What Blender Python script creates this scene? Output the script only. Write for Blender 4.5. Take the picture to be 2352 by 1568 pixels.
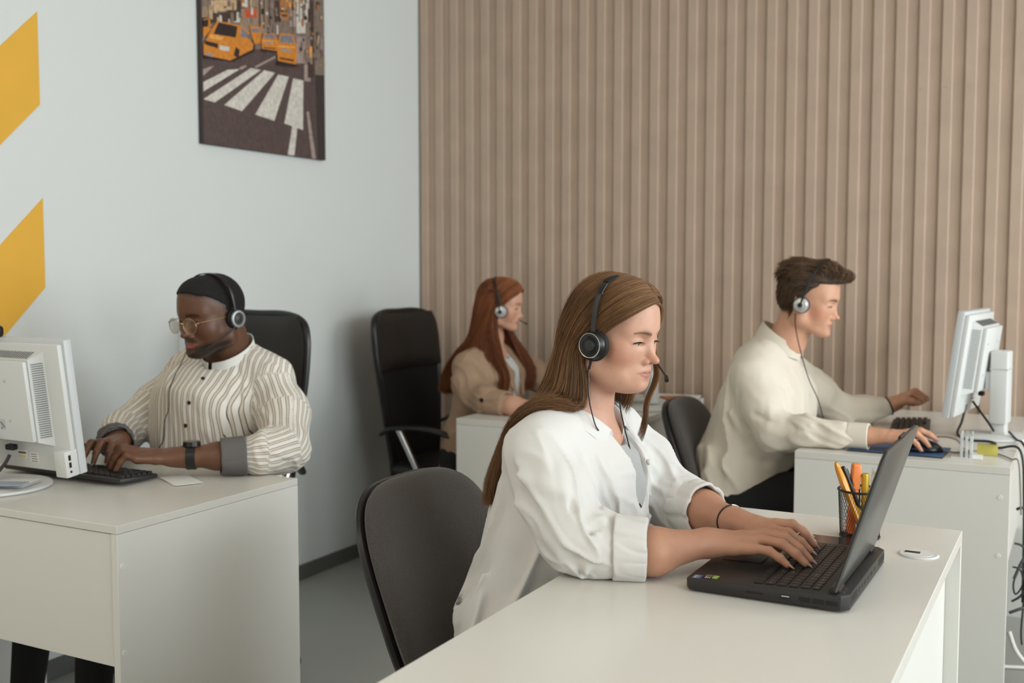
import bpy, bmesh, math, random
import numpy as np
from mathutils import Vector, Matrix, Euler

for _o in list(bpy.data.objects):
    bpy.data.objects.remove(_o)
S = bpy.context.scene
COL = S.collection
rad = math.radians

# ------------------------------------------------------------------ camera
cd = bpy.data.cameras.new('camera'); cam = bpy.data.objects.new('camera', cd); COL.objects.link(cam)
cd.sensor_width = 36.0; cd.lens = 37.73
cam.location = (0, 0, 1.30)
cam.rotation_euler = (rad(90 - 3.945), 0, rad(28.0))
cd.clip_start = 0.02
cd.dof.use_dof = True; cd.dof.focus_distance = 2.12; cd.dof.aperture_fstop = 3.7
S.camera = cam

# ------------------------------------------------------------------ world, daylight through the windows, exposure
W = bpy.data.worlds.new('world'); S.world = W; W.use_nodes = True
W.node_tree.nodes['Background'].inputs[0].default_value = (0.86, 0.93, 1.0, 1)
W.node_tree.nodes['Background'].inputs[1].default_value = 0.33

def area(name, loc, target, sx, sy, power, col):
    l = bpy.data.lights.new(name, 'AREA'); l.shape = 'RECTANGLE'; l.size = sx; l.size_y = sy
    l.energy = power; l.color = col
    o = bpy.data.objects.new(name, l); COL.objects.link(o); o.location = loc
    o.rotation_euler = (Vector(target) - Vector(loc)).to_track_quat('-Z', 'Y').to_euler()
    return o
area('window_daylight', (3.35, 3.4, 1.9), (-2.0, 2.6, 1.0), 2.6, 1.9, 185, (0.88, 0.96, 1.0))
area('window_daylight', (3.35, 0.2, 1.9), (-2.0, 2.0, 1.0), 2.6, 1.9, 125, (0.90, 0.97, 1.0))
area('window_daylight', (-1.3, -2.98, 1.8), (-1.2, 2.0, 1.0), 2.1, 1.8, 20, (1.0, 0.84, 0.66))
area('ceiling_panel_light', (-1.6, -0.6, 2.93), (-1.6, -0.3, 0), 1.6, 1.2, 22, (1.0, 0.84, 0.68))
area('ceiling_panel_light', (0.9, 1.2, 2.93), (0.9, 1.2, 0), 1.2, 1.2, 6, (1.0, 0.87, 0.73))

S.view_settings.view_transform = 'Standard'
S.view_settings.look = 'None'
S.view_settings.gamma = 1.0
S.view_settings.use_curve_mapping = False
S.view_settings.exposure = -0.16

# ------------------------------------------------------------------ helpers
def srgb(r, g, b):
    f = lambda c: (c / 255 / 12.92) if c / 255 <= 0.04045 else ((c / 255 + 0.055) / 1.055) ** 2.4
    return (f(r), f(g), f(b))

def mat(name, rgb, rough=0.5, metal=0.0, coat=0.0, noise=None, bump=None, alpha=None, trans=0, ior=1.45, sheen=0, attr=None, sss=0, spec=0.5, wrinkle=None):
    """noise=(scale, amount) colour variation, bump=(scale, strength[, stretch])"""
    m = bpy.data.materials.new(name); m.use_nodes = True
    nt = m.node_tree; N = nt.nodes; L = nt.links
    p = N['Principled BSDF']
    c = tuple(rgb) + (1,)
    p.inputs['Base Color'].default_value = c
    p.inputs['Roughness'].default_value = rough
    p.inputs['Metallic'].default_value = metal
    p.inputs['Coat Weight'].default_value = coat
    p.inputs['IOR'].default_value = ior
    p.inputs['Transmission Weight'].default_value = trans
    p.inputs['Sheen Weight'].default_value = sheen
    p.inputs['Specular IOR Level'].default_value = spec
    tc = N.new('ShaderNodeTexCoord')
    src = None
    if attr:
        a = N.new('ShaderNodeAttribute'); a.attribute_name = attr; src = a.outputs['Color']
    if noise:
        n = N.new('ShaderNodeTexNoise'); n.inputs['Scale'].default_value = noise[0]; n.inputs['Detail'].default_value = 3
        L.new(tc.outputs['Object'], n.inputs['Vector'])
        mr = N.new('ShaderNodeMapRange'); mr.inputs[1].default_value = 0.3; mr.inputs[2].default_value = 0.7
        mr.inputs[3].default_value = 1 - noise[1]; mr.inputs[4].default_value = 1 + noise[1]
        L.new(n.outputs['Fac'], mr.inputs[0])
        mx = N.new('ShaderNodeVectorMath'); mx.operation = 'SCALE'
        if src: L.new(src, mx.inputs[0])
        else: mx.inputs[0].default_value = rgb
        L.new(mr.outputs[0], mx.inputs['Scale'])
        src = mx.outputs[0]
    if src: L.new(src, p.inputs['Base Color'])
    if bump:
        n = N.new('ShaderNodeTexNoise'); n.inputs['Scale'].default_value = bump[0]; n.inputs['Detail'].default_value = 2
        if len(bump) > 2:
            mp = N.new('ShaderNodeMapping'); mp.inputs['Scale'].default_value = bump[2]
            L.new(tc.outputs['Object'], mp.inputs[0]); L.new(mp.outputs[0], n.inputs['Vector'])
        else:
            L.new(tc.outputs['Object'], n.inputs['Vector'])
        b = N.new('ShaderNodeBump'); b.inputs['Strength'].default_value = bump[1]; b.inputs['Distance'].default_value = 0.002
        L.new(n.outputs['Fac'], b.inputs['Height']); L.new(b.outputs[0], p.inputs['Normal'])
        if wrinkle:
            w = N.new('ShaderNodeTexNoise'); w.inputs['Scale'].default_value = wrinkle[0]; w.inputs['Detail'].default_value = 4; w.inputs['Distortion'].default_value = 1.4
            try: w.noise_type = 'RIDGED_MULTIFRACTAL'
            except Exception: pass
            mp2 = N.new('ShaderNodeMapping'); mp2.inputs['Scale'].default_value = wrinkle[2] if len(wrinkle) > 2 else (1, 1, .45); mp2.inputs['Rotation'].default_value = (0, .35, .2)
            L.new(tc.outputs['Object'], mp2.inputs[0]); L.new(mp2.outputs[0], w.inputs['Vector'])
            b2 = N.new('ShaderNodeBump'); b2.inputs['Strength'].default_value = wrinkle[1]; b2.inputs['Distance'].default_value = .012
            L.new(w.outputs['Fac'], b2.inputs['Height']); L.new(b2.outputs[0], b.inputs['Normal'])
    if sss:
        p.inputs['Subsurface Weight'].default_value = sss
        p.inputs['Subsurface Radius'].default_value = (1.0, 0.35, 0.2)
        p.inputs['Subsurface Scale'].default_value = 0.008
    if alpha is not None: p.inputs['Alpha'].default_value = alpha
    return m

M = {}
M['wall'] = mat('white_paint', srgb(214, 217, 214), 0.75, bump=(60, .05))
M['yellow'] = mat('yellow_paint', srgb(226, 172, 62), 0.7, noise=(6, .03))
M['slat'] = mat('beige_wood', srgb(188, 165, 146), 0.55, noise=(9, .05), bump=(40, .15, (6, 6, .4)))
M['slatback'] = mat('beige_board', srgb(182, 161, 142), 0.6)
M['floor'] = mat('grey_vinyl', srgb(160, 160, 154), 0.45, noise=(2.2, .06))
M['base'] = mat('dark_skirting', srgb(92, 92, 88), 0.5)
M['ceil'] = mat('ceiling_white', srgb(232, 230, 224), 0.8)
M['desk'] = mat('white_laminate', srgb(212, 209, 201), 0.26, spec=.5)
M['deskside'] = mat('white_melamine', srgb(216, 214, 207), 0.38)
M['cap'] = mat('white_cap', srgb(222, 220, 214), 0.3)
M['blackplastic'] = mat('black_plastic', srgb(24, 23, 22), 0.34)
M['darkplastic'] = mat('dark_plastic', srgb(44, 43, 42), 0.42)
M['fabric'] = mat('charcoal_fabric', srgb(66, 60, 56), 0.92, noise=(420, .35), bump=(500, .5), sheen=.25)
M['mesh'] = mat('black_mesh', srgb(20, 20, 19), 0.8, noise=(300, .5), bump=(600, .8))
M['leather'] = mat('black_leatherette', srgb(30, 27, 25), 0.42, bump=(180, .2))
M['chrome'] = mat('chrome', (.75, .76, .77), 0.14, metal=1)
M['whiteplastic'] = mat('white_plastic', srgb(208, 209, 206), 0.42)
M['ventdark'] = mat('vent_dark', srgb(112, 113, 112), 0.6)
M['greyplastic'] = mat('grey_plastic', srgb(186, 186, 182), 0.42)
M['bluegrey'] = mat('monitor_bezel', srgb(198, 201, 202), 0.42)
M['screen'] = mat('screen_glass', srgb(18, 20, 24), 0.1)
M['laptop'] = mat('laptop_black', srgb(38, 36, 35), 0.40, noise=(500, .1))
M['lid'] = mat('laptop_lid_grey', srgb(98, 99, 97), 0.30, metal=.55)
M['key'] = mat('key_black', srgb(33, 31, 30), 0.42)
M['legend'] = mat('key_legend', srgb(190, 190, 188), 0.5)
M['paper'] = mat('paper', srgb(228, 226, 220), 0.7)
M['cable'] = mat('cable_black', srgb(24, 24, 26), 0.42)
M['cablegrey'] = mat('cable_grey', srgb(132, 124, 112), 0.42)
M['cablewhite'] = mat('cable_white', srgb(214, 212, 204), 0.4)

class B:
    """collects shapes in one bmesh, linked as ONE mesh object"""
    def __init__(s): s.bm = bmesh.new(); s.mi = 0
    def _mark(s, n0):
        for f in list(s.bm.faces)[n0:]: f.material_index = s.mi
    def box(s, c, d, bev=0, seg=2, R=None, taper=None):
        n0 = len(s.bm.faces)
        t = bmesh.new()
        bmesh.ops.create_cube(t, size=1)
        for v in t.verts:
            k = 1
            if taper and v.co.z > 0: k = taper
            v.co = Vector((v.co.x * d[0] * k, v.co.y * d[1] * k, v.co.z * d[2]))
        if bev:
            bmesh.ops.bevel(t, geom=list(t.edges), offset=bev, segments=seg, profile=.5, affect='EDGES')
        Mx = Matrix.Translation(c) @ (R.to_4x4() if R is not None else Matrix())
        s._merge(t, Mx); s._mark(n0); return s
    def _merge(s, t, Mx):
        vm = {}
        for v in t.verts: vm[v] = s.bm.verts.new(Mx @ v.co)
        for f in t.faces:
            try: s.bm.faces.new([vm[v] for v in f.verts])
            except ValueError: pass
        t.free()
    def cyl(s, a, b, r1, r2=None, n=24, caps=True):
        n0 = len(s.bm.faces)
        r2 = r1 if r2 is None else r2
        a = Vector(a); b = Vector(b); z = (b - a).normalized()
        x = z.orthogonal().normalized(); y = z.cross(x)
        ra = [s.bm.verts.new(a + (x * math.cos(t) + y * math.sin(t)) * r1) for t in [2 * math.pi * i / n for i in range(n)]]
        rb = [s.bm.verts.new(b + (x * math.cos(t) + y * math.sin(t)) * r2) for t in [2 * math.pi * i / n for i in range(n)]]
        for i in range(n): s.bm.faces.new((ra[i], ra[(i + 1) % n], rb[(i + 1) % n], rb[i]))
        if caps: s.bm.faces.new(ra[::-1]); s.bm.faces.new(rb)
        s._mark(n0); return s
    def tube(s, pts, r, n=10, smooth=6, flat=None, closed=False):
        """tube along a Catmull-Rom curve; r number or list; flat=(up vector, ratio)"""
        n0 = len(s.bm.faces)
        P = spline([Vector(p) for p in pts], smooth, closed) if smooth > 1 else [Vector(p) for p in pts]
        m = len(P)
        rs = [r] * m if not hasattr(r, '__len__') else [float(np.interp(i / (m - 1), np.linspace(0, 1, len(r)), r)) for i in range(m)]
        rings = []
        up = None
        for i, p in enumerate(P):
            if closed: t = (P[(i + 1) % m] - P[i - 1]).normalized()
            else: t = (P[min(i + 1, m - 1)] - P[max(i - 1, 0)]).normalized()
            if flat: u = flat[0]; a = t.cross(u).normalized(); b = a.cross(t).normalized()
            else:
                if up is None: up = t.orthogonal()
                a = t.cross(up).normalized(); b = a.cross(t).normalized(); up = b
            k = flat[1] if flat else 1
            rings.append([s.bm.verts.new(p + a * math.cos(q) * rs[i] + b * math.sin(q) * rs[i] * k) for q in [2 * math.pi * j / n for j in range(n)]])
        for i in range(m if closed else m - 1):
            A = rings[i]; C = rings[(i + 1) % m]
            for j in range(n): s.bm.faces.new((A[j], A[(j + 1) % n], C[(j + 1) % n], C[j]))
        if not closed:
            s.bm.faces.new(rings[0][::-1]); s.bm.faces.new(rings[-1])
        s._mark(n0); return s
    def lathe(s, prof, c=(0, 0, 0), n=32, R=None):
        """profile of (r, z) about z"""
        n0 = len(s.bm.faces)
        Mx = Matrix.Translation(c) @ (R.to_4x4() if R is not None else Matrix())
        rings = [[s.bm.verts.new(Mx @ Vector((r * math.cos(2 * math.pi * j / n), r * math.sin(2 * math.pi * j / n), z))) for j in range(n)] for r, z in prof]
        for i in range(len(rings) - 1):
            for j in range(n): s.bm.faces.new((rings[i][j], rings[i][(j + 1) % n], rings[i + 1][(j + 1) % n], rings[i + 1][j]))
        if prof[0][0] > 1e-4: s.bm.faces.new(rings[0][::-1])
        if prof[-1][0] > 1e-4: s.bm.faces.new(rings[-1])
        s._mark(n0); return s
    def ball(s, c, r, n=16, sc=(1, 1, 1), R=None):
        n0 = len(s.bm.faces); t = bmesh.new()
        bmesh.ops.create_uvsphere(t, u_segments=n, v_segments=max(6, n // 2 + 2), radius=1)
        Mx = Matrix.Translation(c) @ (R.to_4x4() if R is not None else Matrix()) @ Matrix.Diagonal((r * sc[0], r * sc[1], r * sc[2], 1))
        s._merge(t, Mx); s._mark(n0); return s
    def prism(s, poly, z0, z1, bev=0, Mx=None, seg=2):
        n0 = len(s.bm.faces); t = bmesh.new()
        a = [t.verts.new((x, y, z0)) for x, y in poly]; b = [t.verts.new((x, y, z1)) for x, y in poly]
        t.faces.new(a[::-1]); t.faces.new(b)
        for i in range(len(poly)): t.faces.new((a[i], a[(i + 1) % len(a)], b[(i + 1) % len(a)], b[i]))
        if bev: bmesh.ops.bevel(t, geom=list(t.edges), offset=bev, segments=seg, profile=.5, affect='EDGES')
        s._merge(t, Mx if Mx is not None else Matrix()); s._mark(n0); return s
    def pad(s, w, h, t, n=3.6, bend=0, taper=0, Mx=None, rings=9, seg=56, edge=8, crown=0.0):
        """upholstered pad: superellipse outline in XZ, thickness along Y"""
        n0 = len(s.bm.faces); Mx = Mx if Mx is not None else Matrix()
        def pt(rho, th, side):
            c, q = math.cos(th), math.sin(th)
            x = math.copysign(abs(c) ** (2 / n), c) * w / 2 * rho; z = math.copysign(abs(q) ** (2 / n), q) * h / 2 * rho
            x *= 1 + taper * z / (h / 2)
            y = side * t / 2 * ((1 - rho ** edge) ** .5) + bend * (x / (w / 2)) ** 2 + crown * (z / (h / 2)) ** 2
            return Mx @ Vector((x, y, z))
        R = []
        rhos = [math.sin(math.pi / 2 * i / rings) for i in range(1, rings + 1)]
        for side in (1, -1):
            c0 = s.bm.verts.new(pt(0, 0, side)); prev = None
            for i, rho in enumerate(rhos):
                if side == -1 and i == rings - 1: ring = edge_ring
                else: ring = [s.bm.verts.new(pt(rho, 2 * math.pi * j / seg, side)) for j in range(seg)]
                if side == 1 and i == rings - 1: edge_ring = ring
                for j in range(seg):
                    k = (j + 1) % seg
                    f = (c0, ring[j], ring[k]) if prev is None else (prev[j], ring[j], ring[k], prev[k])
                    if side == 1: f = f[::-1]
                    s.bm.faces.new(f)
                prev = ring
        s._mark(n0); return s
    def done(s, name, mats, parent=None, smooth=True, angle=35, world=False):
        me = bpy.data.meshes.new(name)
        bmesh.ops.recalc_face_normals(s.bm, faces=s.bm.faces)
        if smooth:
            for f in s.bm.faces: f.smooth = True
            for e in s.bm.edges:
                if len(e.link_faces) == 2 and e.link_faces[0].normal.angle(e.link_faces[1].normal, 0) > rad(angle): e.smooth = False
        s.bm.to_mesh(me); s.bm.free()
        for m_ in (mats if isinstance(mats, (list, tuple)) else [mats]): me.materials.append(m_)
        o = bpy.data.objects.new(name, me); COL.objects.link(o)
        if parent is not None:
            o.parent = parent
            if world: o.location = -parent.location
        return o

def spline(P, k, closed=False):
    out = []; n = len(P)
    rng = range(n if closed else n - 1)
    for i in rng:
        if closed: p0, p1, p2, p3 = P[i - 1], P[i], P[(i + 1) % n], P[(i + 2) % n]
        else: p0, p1, p2, p3 = P[max(i - 1, 0)], P[i], P[i + 1], P[min(i + 2, n - 1)]
        for j in range(k):
            t = j / k
            out.append(0.5 * ((2 * p1) + (p2 - p0) * t + (2 * p0 - 5 * p1 + 4 * p2 - p3) * t * t + (3 * p1 - p0 - 3 * p2 + p3) * t ** 3))
    if not closed: out.append(P[-1])
    return out

def tag(o, label=None, cat=None, group=None, kind=None):
    if label: o['label'] = label
    if cat: o['category'] = cat
    if group: o['group'] = group
    if kind: o['kind'] = kind
    return o
def thing(name, label, cat, loc=(0, 0, 0), rz=0, group=None):
    o = bpy.data.objects.new(name, None); COL.objects.link(o); o.empty_display_size = .05
    o.location = loc; o.rotation_euler = (0, 0, rz)
    return tag(o, label, cat, group)
def dup(root, loc, rz, label, group=None):
    r = root.copy(); COL.objects.link(r); r.location = loc; r.rotation_euler = (0, 0, rz); r['label'] = label
    if group: r['group'] = group
    for ch in list(root.children):
        c = ch.copy(); COL.objects.link(c); c.parent = r
        for g in list(ch.children):
            d = g.copy(); COL.objects.link(d); d.parent = c
    return r
def text_faces(txt, size):
    """vertices and faces of a flat text, centred"""
    cu = bpy.data.curves.new('t', 'FONT'); cu.body = txt; cu.size = size; cu.align_x = 'CENTER'; cu.align_y = 'CENTER'; cu.resolution_u = 1
    o = bpy.data.objects.new('t', cu); COL.objects.link(o)
    me = o.to_mesh(); v = [tuple(p.co) for p in me.vertices]; f = [tuple(p.vertices) for p in me.polygons]
    o.to_mesh_clear(); bpy.data.objects.remove(o); bpy.data.curves.remove(cu)
    return v, f
# ------------------------------------------------------------------ the room
def struct(name, b, m, **k):
    o = b.done(name, m, smooth=False); o['kind'] = 'structure'; return o
XW, YW, ZC = -2.85, 4.40, 3.0
struct('floor', B().box((.25, .7, -.03), (6.6, 7.8, .06)), M['floor'])
struct('wall_left', B().box((XW - .05, .7, ZC / 2), (.10, 7.8, ZC)), M['wall'])
struct('ceiling', B().box((.25, .7, ZC + .03), (6.6, 7.8, .06)), M['ceil'])
# slatted back wall
b = B(); b.mi = 1; b.box((.25, YW + .06, ZC / 2), (6.2, .08, ZC)); b.mi = 0
per = .0835; sw = .047
x = XW + .012; i = 0
while x < 3.2:
    dd = .0125; yb = YW + .012
    b.prism([(x, YW + .024), (x, yb - dd + .001), (x + .0015, yb - dd), (x + .0375, yb - dd), (x + .0395, yb - dd + .0015), (x + .0415, yb), (x + .0825, yb), (x + .0830, yb - dd + .002), (x + .0835, YW + .024)], 0, ZC)
    z = 1.98 + .045 * i / 10 if False else 1.98
    b.cyl((x + .018, yb - dd - .0012, z), (x + .018, yb - dd + .002, z), .0040, n=8)
    x += per; i += 1
struct('wall_back', b, [M['slat'], M['slatback']])
struct('baseboard_left', B().box((XW + .006, .74, .031), (.012, 7.26, .062), .002, 1), M['base'])
# window wall on the right and the wall behind the camera, with their windows
def wall_with_windows(name, axis, pos, lo, hi, wins, zs):
    b = B(); cuts = [lo] + [c for w in wins for c in w] + [hi]
    def bx(a0, a1, z0, z1):
        if a1 - a0 < .001: return
        if axis == 'x': b.box((pos, (a0 + a1) / 2, (z0 + z1) / 2), (.12, a1 - a0, z1 - z0))
        else: b.box(((a0 + a1) / 2, pos, (z0 + z1) / 2), (a1 - a0, .12, z1 - z0))
    for k in range(0, len(cuts), 2): bx(cuts[k], cuts[k + 1], 0, ZC)
    for w in wins: bx(w[0], w[1], 0, zs[0]); bx(w[0], w[1], zs[1], ZC)
    struct(name, b, M['wall'])
wall_with_windows('wall_right', 'x', 3.30, -2.9, 4.4, [(-1.1, 1.5), (2.1, 4.2)], (.85, 2.75))
wall_with_windows('wall_front', 'y', -2.95, -2.9, 3.3, [(-2.4, -.2), (.6, 2.8)], (.85, 2.75))
def window(n, axis, pos, a0, a1, z0, z1):
    b = B()
    for k in range(4):
        a = a0 + (a1 - a0) * k / 3
        if axis == 'x': b.box((pos, a, (z0 + z1) / 2), (.06, .05, z1 - z0), .004, 1)
        else: b.box((a, pos, (z0 + z1) / 2), (.05, .06, z1 - z0), .004, 1)
    for z in (z0 + .02, z1 - .02):
        if axis == 'x': b.box((pos, (a0 + a1) / 2, z), (.058, a1 - a0, .05), .004, 1)
        else: b.box(((a0 + a1) / 2, pos, z), (a1 - a0, .058, .05), .004, 1)
    struct('window_%d' % n, b, M['whiteplastic'])
window(1, 'x', 3.30, -1.1, 1.5, .85, 2.75); window(2, 'x', 3.30, 2.1, 4.2, .85, 2.75)
window(3, 'y', -2.95, -2.4, -.2, .85, 2.75); window(4, 'y', -2.95, .6, 2.8, .85, 2.75)

# yellow painted parallelograms on the left wall
def stripe(zt, zb, y0, label):
    b = B(); yr = 2.268; pts = [(yr, zb), (yr, zt), (y0, zt - (yr - y0) * .96), (y0, zb - (yr - y0) * .96)]
    Mx = Matrix(((0, 0, 1, XW), (1, 0, 0, 0), (0, 1, 0, 0), (0, 0, 0, 1)))
    b.prism(pts, .0002, .002, Mx=Mx)
    tag(b.done('painted_stripe', M['yellow'], smooth=False), label, 'wall stripe', 'yellow stripes on the white wall')
stripe(2.080, 1.799, 1.55, 'upper yellow slanted stripe on the white wall, higher of the two')
stripe(1.514, 1.238, 1.62, 'lower yellow slanted stripe on the white wall, right above the monitor')

# ------------------------------------------------------------------ desks
def desk(x0, x1, y0, y1, label, mod, top=.75, th=.018, mz=(.44, .731), ends=(True, True), caps=()):
    """mod: 'front' = modesty panel along y0, 'right' = along x1"""
    t = thing('office_desk', label, 'desk', ((x0 + x1) / 2, (y0 + y1) / 2, 0), 0, 'white office desks')
    ox, oy = -(x0 + x1) / 2, -(y0 + y1) / 2
    X = lambda v: v + ox
    Y = lambda v: v + oy
    B().box((0, 0, top - th / 2), (x1 - x0, y1 - y0, th), .0012, 1).done('desktop', M['desk'], t)
    zt = top - th - .0006
    if mod == 'front':
        for xx in (x0 + .009, x1 - .009):
            B().box((X(xx), 0, zt / 2), (.018, y1 - y0, zt), .0008, 1).done('side_panel', M['deskside'], t)
        B().box((0, Y(y0 + .013), (mz[0] + mz[1] - .002) / 2), (x1 - x0 - .037, .018, mz[1] - mz[0]), .0006, 1).done('modesty_panel', M['deskside'], t)
    else:
        for k, yy in enumerate((y0 + .009, y1 - .009)):
            if ends[k]: B().box((0, Y(yy), zt / 2), (x1 - x0 - .001, .018, zt), .0008, 1).done('side_panel', M['deskside'], t)
        B().box((X(x1 - .038), 0, (mz[0] + mz[1] - .002) / 2), (.018, y1 - y0 - .037, mz[1] - mz[0]), .0006, 1).done('modesty_panel', M['deskside'], t)
    for c in caps:
        nn = Vector(c[3])
        B().cyl(Vector((X(c[0]), Y(c[1]), c[2])) - nn * .0005, Vector((X(c[0]), Y(c[1]), c[2])) + nn * .0016, .0072, .0062, n=20).done('screw_cap', M['cap'], t)
    return t
d1 = desk(-2.815, -1.800, 1.593, 2.190, 'white desk at the left with monitor, beside the man in striped shirt', 'front',
     caps=((-1.80, 1.606, .66, (1, 0, 0)), (-1.80, 1.606, .47, (1, 0, 0))))
d2 = desk(-.812, -.207, .45, 2.400, 'large white desk in the foreground carrying the open black laptop', 'right', th=.024, mz=(.30, .725))
d3 = desk(-.752, -.160, 3.228, 4.36, 'white desk at the right with tall white monitor and blue mouse mat', 'right', th=.022, mz=(.34, .727),
     caps=((-.185, 3.228, .664, (0, -1, 0)), (-.185, 3.228, .50, (0, -1, 0))))
d4 = desk(-2.010, -1.400, 3.345, 4.36, 'white desk at the back centre under the arms of the red-haired woman', 'right', th=.022)
# cable grommet in the foreground desk
g = thing('cable_grommet', 'round white cable grommet set in the foreground desk behind the laptop', 'grommet', (-.262, 2.155, .75))
B().lathe([(.0, .0), (.024, .0), (.0245, .003), (.034, .003), (.037, .0004), (.037, 0)], (0, 0, .0002), 40).done('ring', M['whiteplastic'], g)
B().lathe([(.0, .0034), (.026, .0036), (.027, .002)], (0, 0, 0), 40).done('cap', M['cap'], g)
B().box((-.012, .004, .0036), (.028, .013, .0012), .0005, 2).done('cable_slot', M['darkplastic'], g)

# ------------------------------------------------------------------ office chairs
def star_base(t, metal, r=.30):
    for k in range(5):
        a = 2 * math.pi * k / 5 + .5; c, s_ = math.cos(a), math.sin(a)
        B().tube([(c * .02, s_ * .02, .115), (c * r * .5, s_ * r * .5, .105), (c * r, s_ * r, .075)], [.026, .022, .016], 8, 4, flat=(Vector((0, 0, 1)), .7)).done('base_leg', metal, t)
        b = B(); tx = Vector((-s_, c, 0))
        p = Vector((c * r, s_ * r, .028))
        for q in (-1, 1): b.cyl(p + tx * .004 * q, p + tx * .020 * q, .0275, n=18)
        b.tube([(c * r, s_ * r, .075), (c * r, s_ * r, .035)], .008, 8, 2)
        b.done('caster', M['blackplastic'], t)
    B().cyl((0, 0, .09), (0, 0, .24), .026).cyl((0, 0, .24), (0, 0, .37), .014).done('gas_column', metal, t)
    B().box((0, 0, .385), (.16, .20, .04), .01).done('tilt_mechanism', M['blackplastic'], t)

def task_chair(label, loc, rz, seat_z=.45, tilt=22, bx=-.215, bz=.655, w=.48, h=.50, group='charcoal task chairs'):
    # local: sitter faces +X
    t = thing('office_chair', label, 'chair', loc, rz, group)
    Rx = Matrix.Rotation(rad(90), 4, 'Z')
    # seat lies in XY
    Ms = Matrix.Translation((.03, 0, seat_z)) @ Matrix.Rotation(rad(90), 4, 'Y') @ Matrix.Rotation(rad(90), 4, 'Z') @ Matrix.Rotation(0, 4, 'X')
    Ms = Matrix.Translation((.03, 0, seat_z)) @ Matrix(((0, 0, 1, 0), (1, 0, 0, 0), (0, 1, 0, 0), (0, 0, 0, 1)))
    B().pad(.47, .46, .075, 3.4, Mx=Ms, edge=5).done('seat', M['fabric'], t)
    B().pad(.45, .44, .03, 3.4, Mx=Matrix.Translation((0, 0, -.035)) @ Ms, edge=10).done('seat_pan', M['blackplastic'], t)
    # backrest: pad in local XZ with thickness Y -> face +X
    Mb = Matrix.Translation((bx, 0, bz)) @ Matrix.Rotation(rad(-tilt), 4, 'Y') @ Matrix.Rotation(rad(-90), 4, 'Z')
    B().pad(w, h, .045, 3.3, bend=.035, taper=-.03, Mx=Mb, edge=7).done('backrest', M['fabric'], t)
    Mb2 = Mb @ Matrix.Translation((0, -.021, 0))
    B().pad(w + .012, h + .010, .034, 3.3, bend=.035, taper=-.03, Mx=Mb2, edge=14).done('back_shell', M['blackplastic'], t)
    pb = Mb @ Vector((0, -.03, -.05)); pc = Mb @ Vector((0, -.045, -h / 2 - .02))
    B().tube([pb, pc, (bx + .04, 0, .40), (-.05, 0, .385)], .02, 10, 6, flat=(Vector((0, 1, 0)), 1.5)).done('back_support', M['blackplastic'], t)
    star_base(t, M['blackplastic'])
    return t
task_chair('charcoal fabric office chair in the foreground behind the woman in white shirt', (-.985, 1.955, 0), 0, seat_z=.44, tilt=22, bx=-.228, bz=.615, w=.50, h=.50)
task_chair('charcoal office chair behind the young man in cream shirt', (-.93, 3.58, 0), rad(2), seat_z=.44, tilt=20, bx=-.225, bz=.60, w=.46, h=.52)

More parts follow.
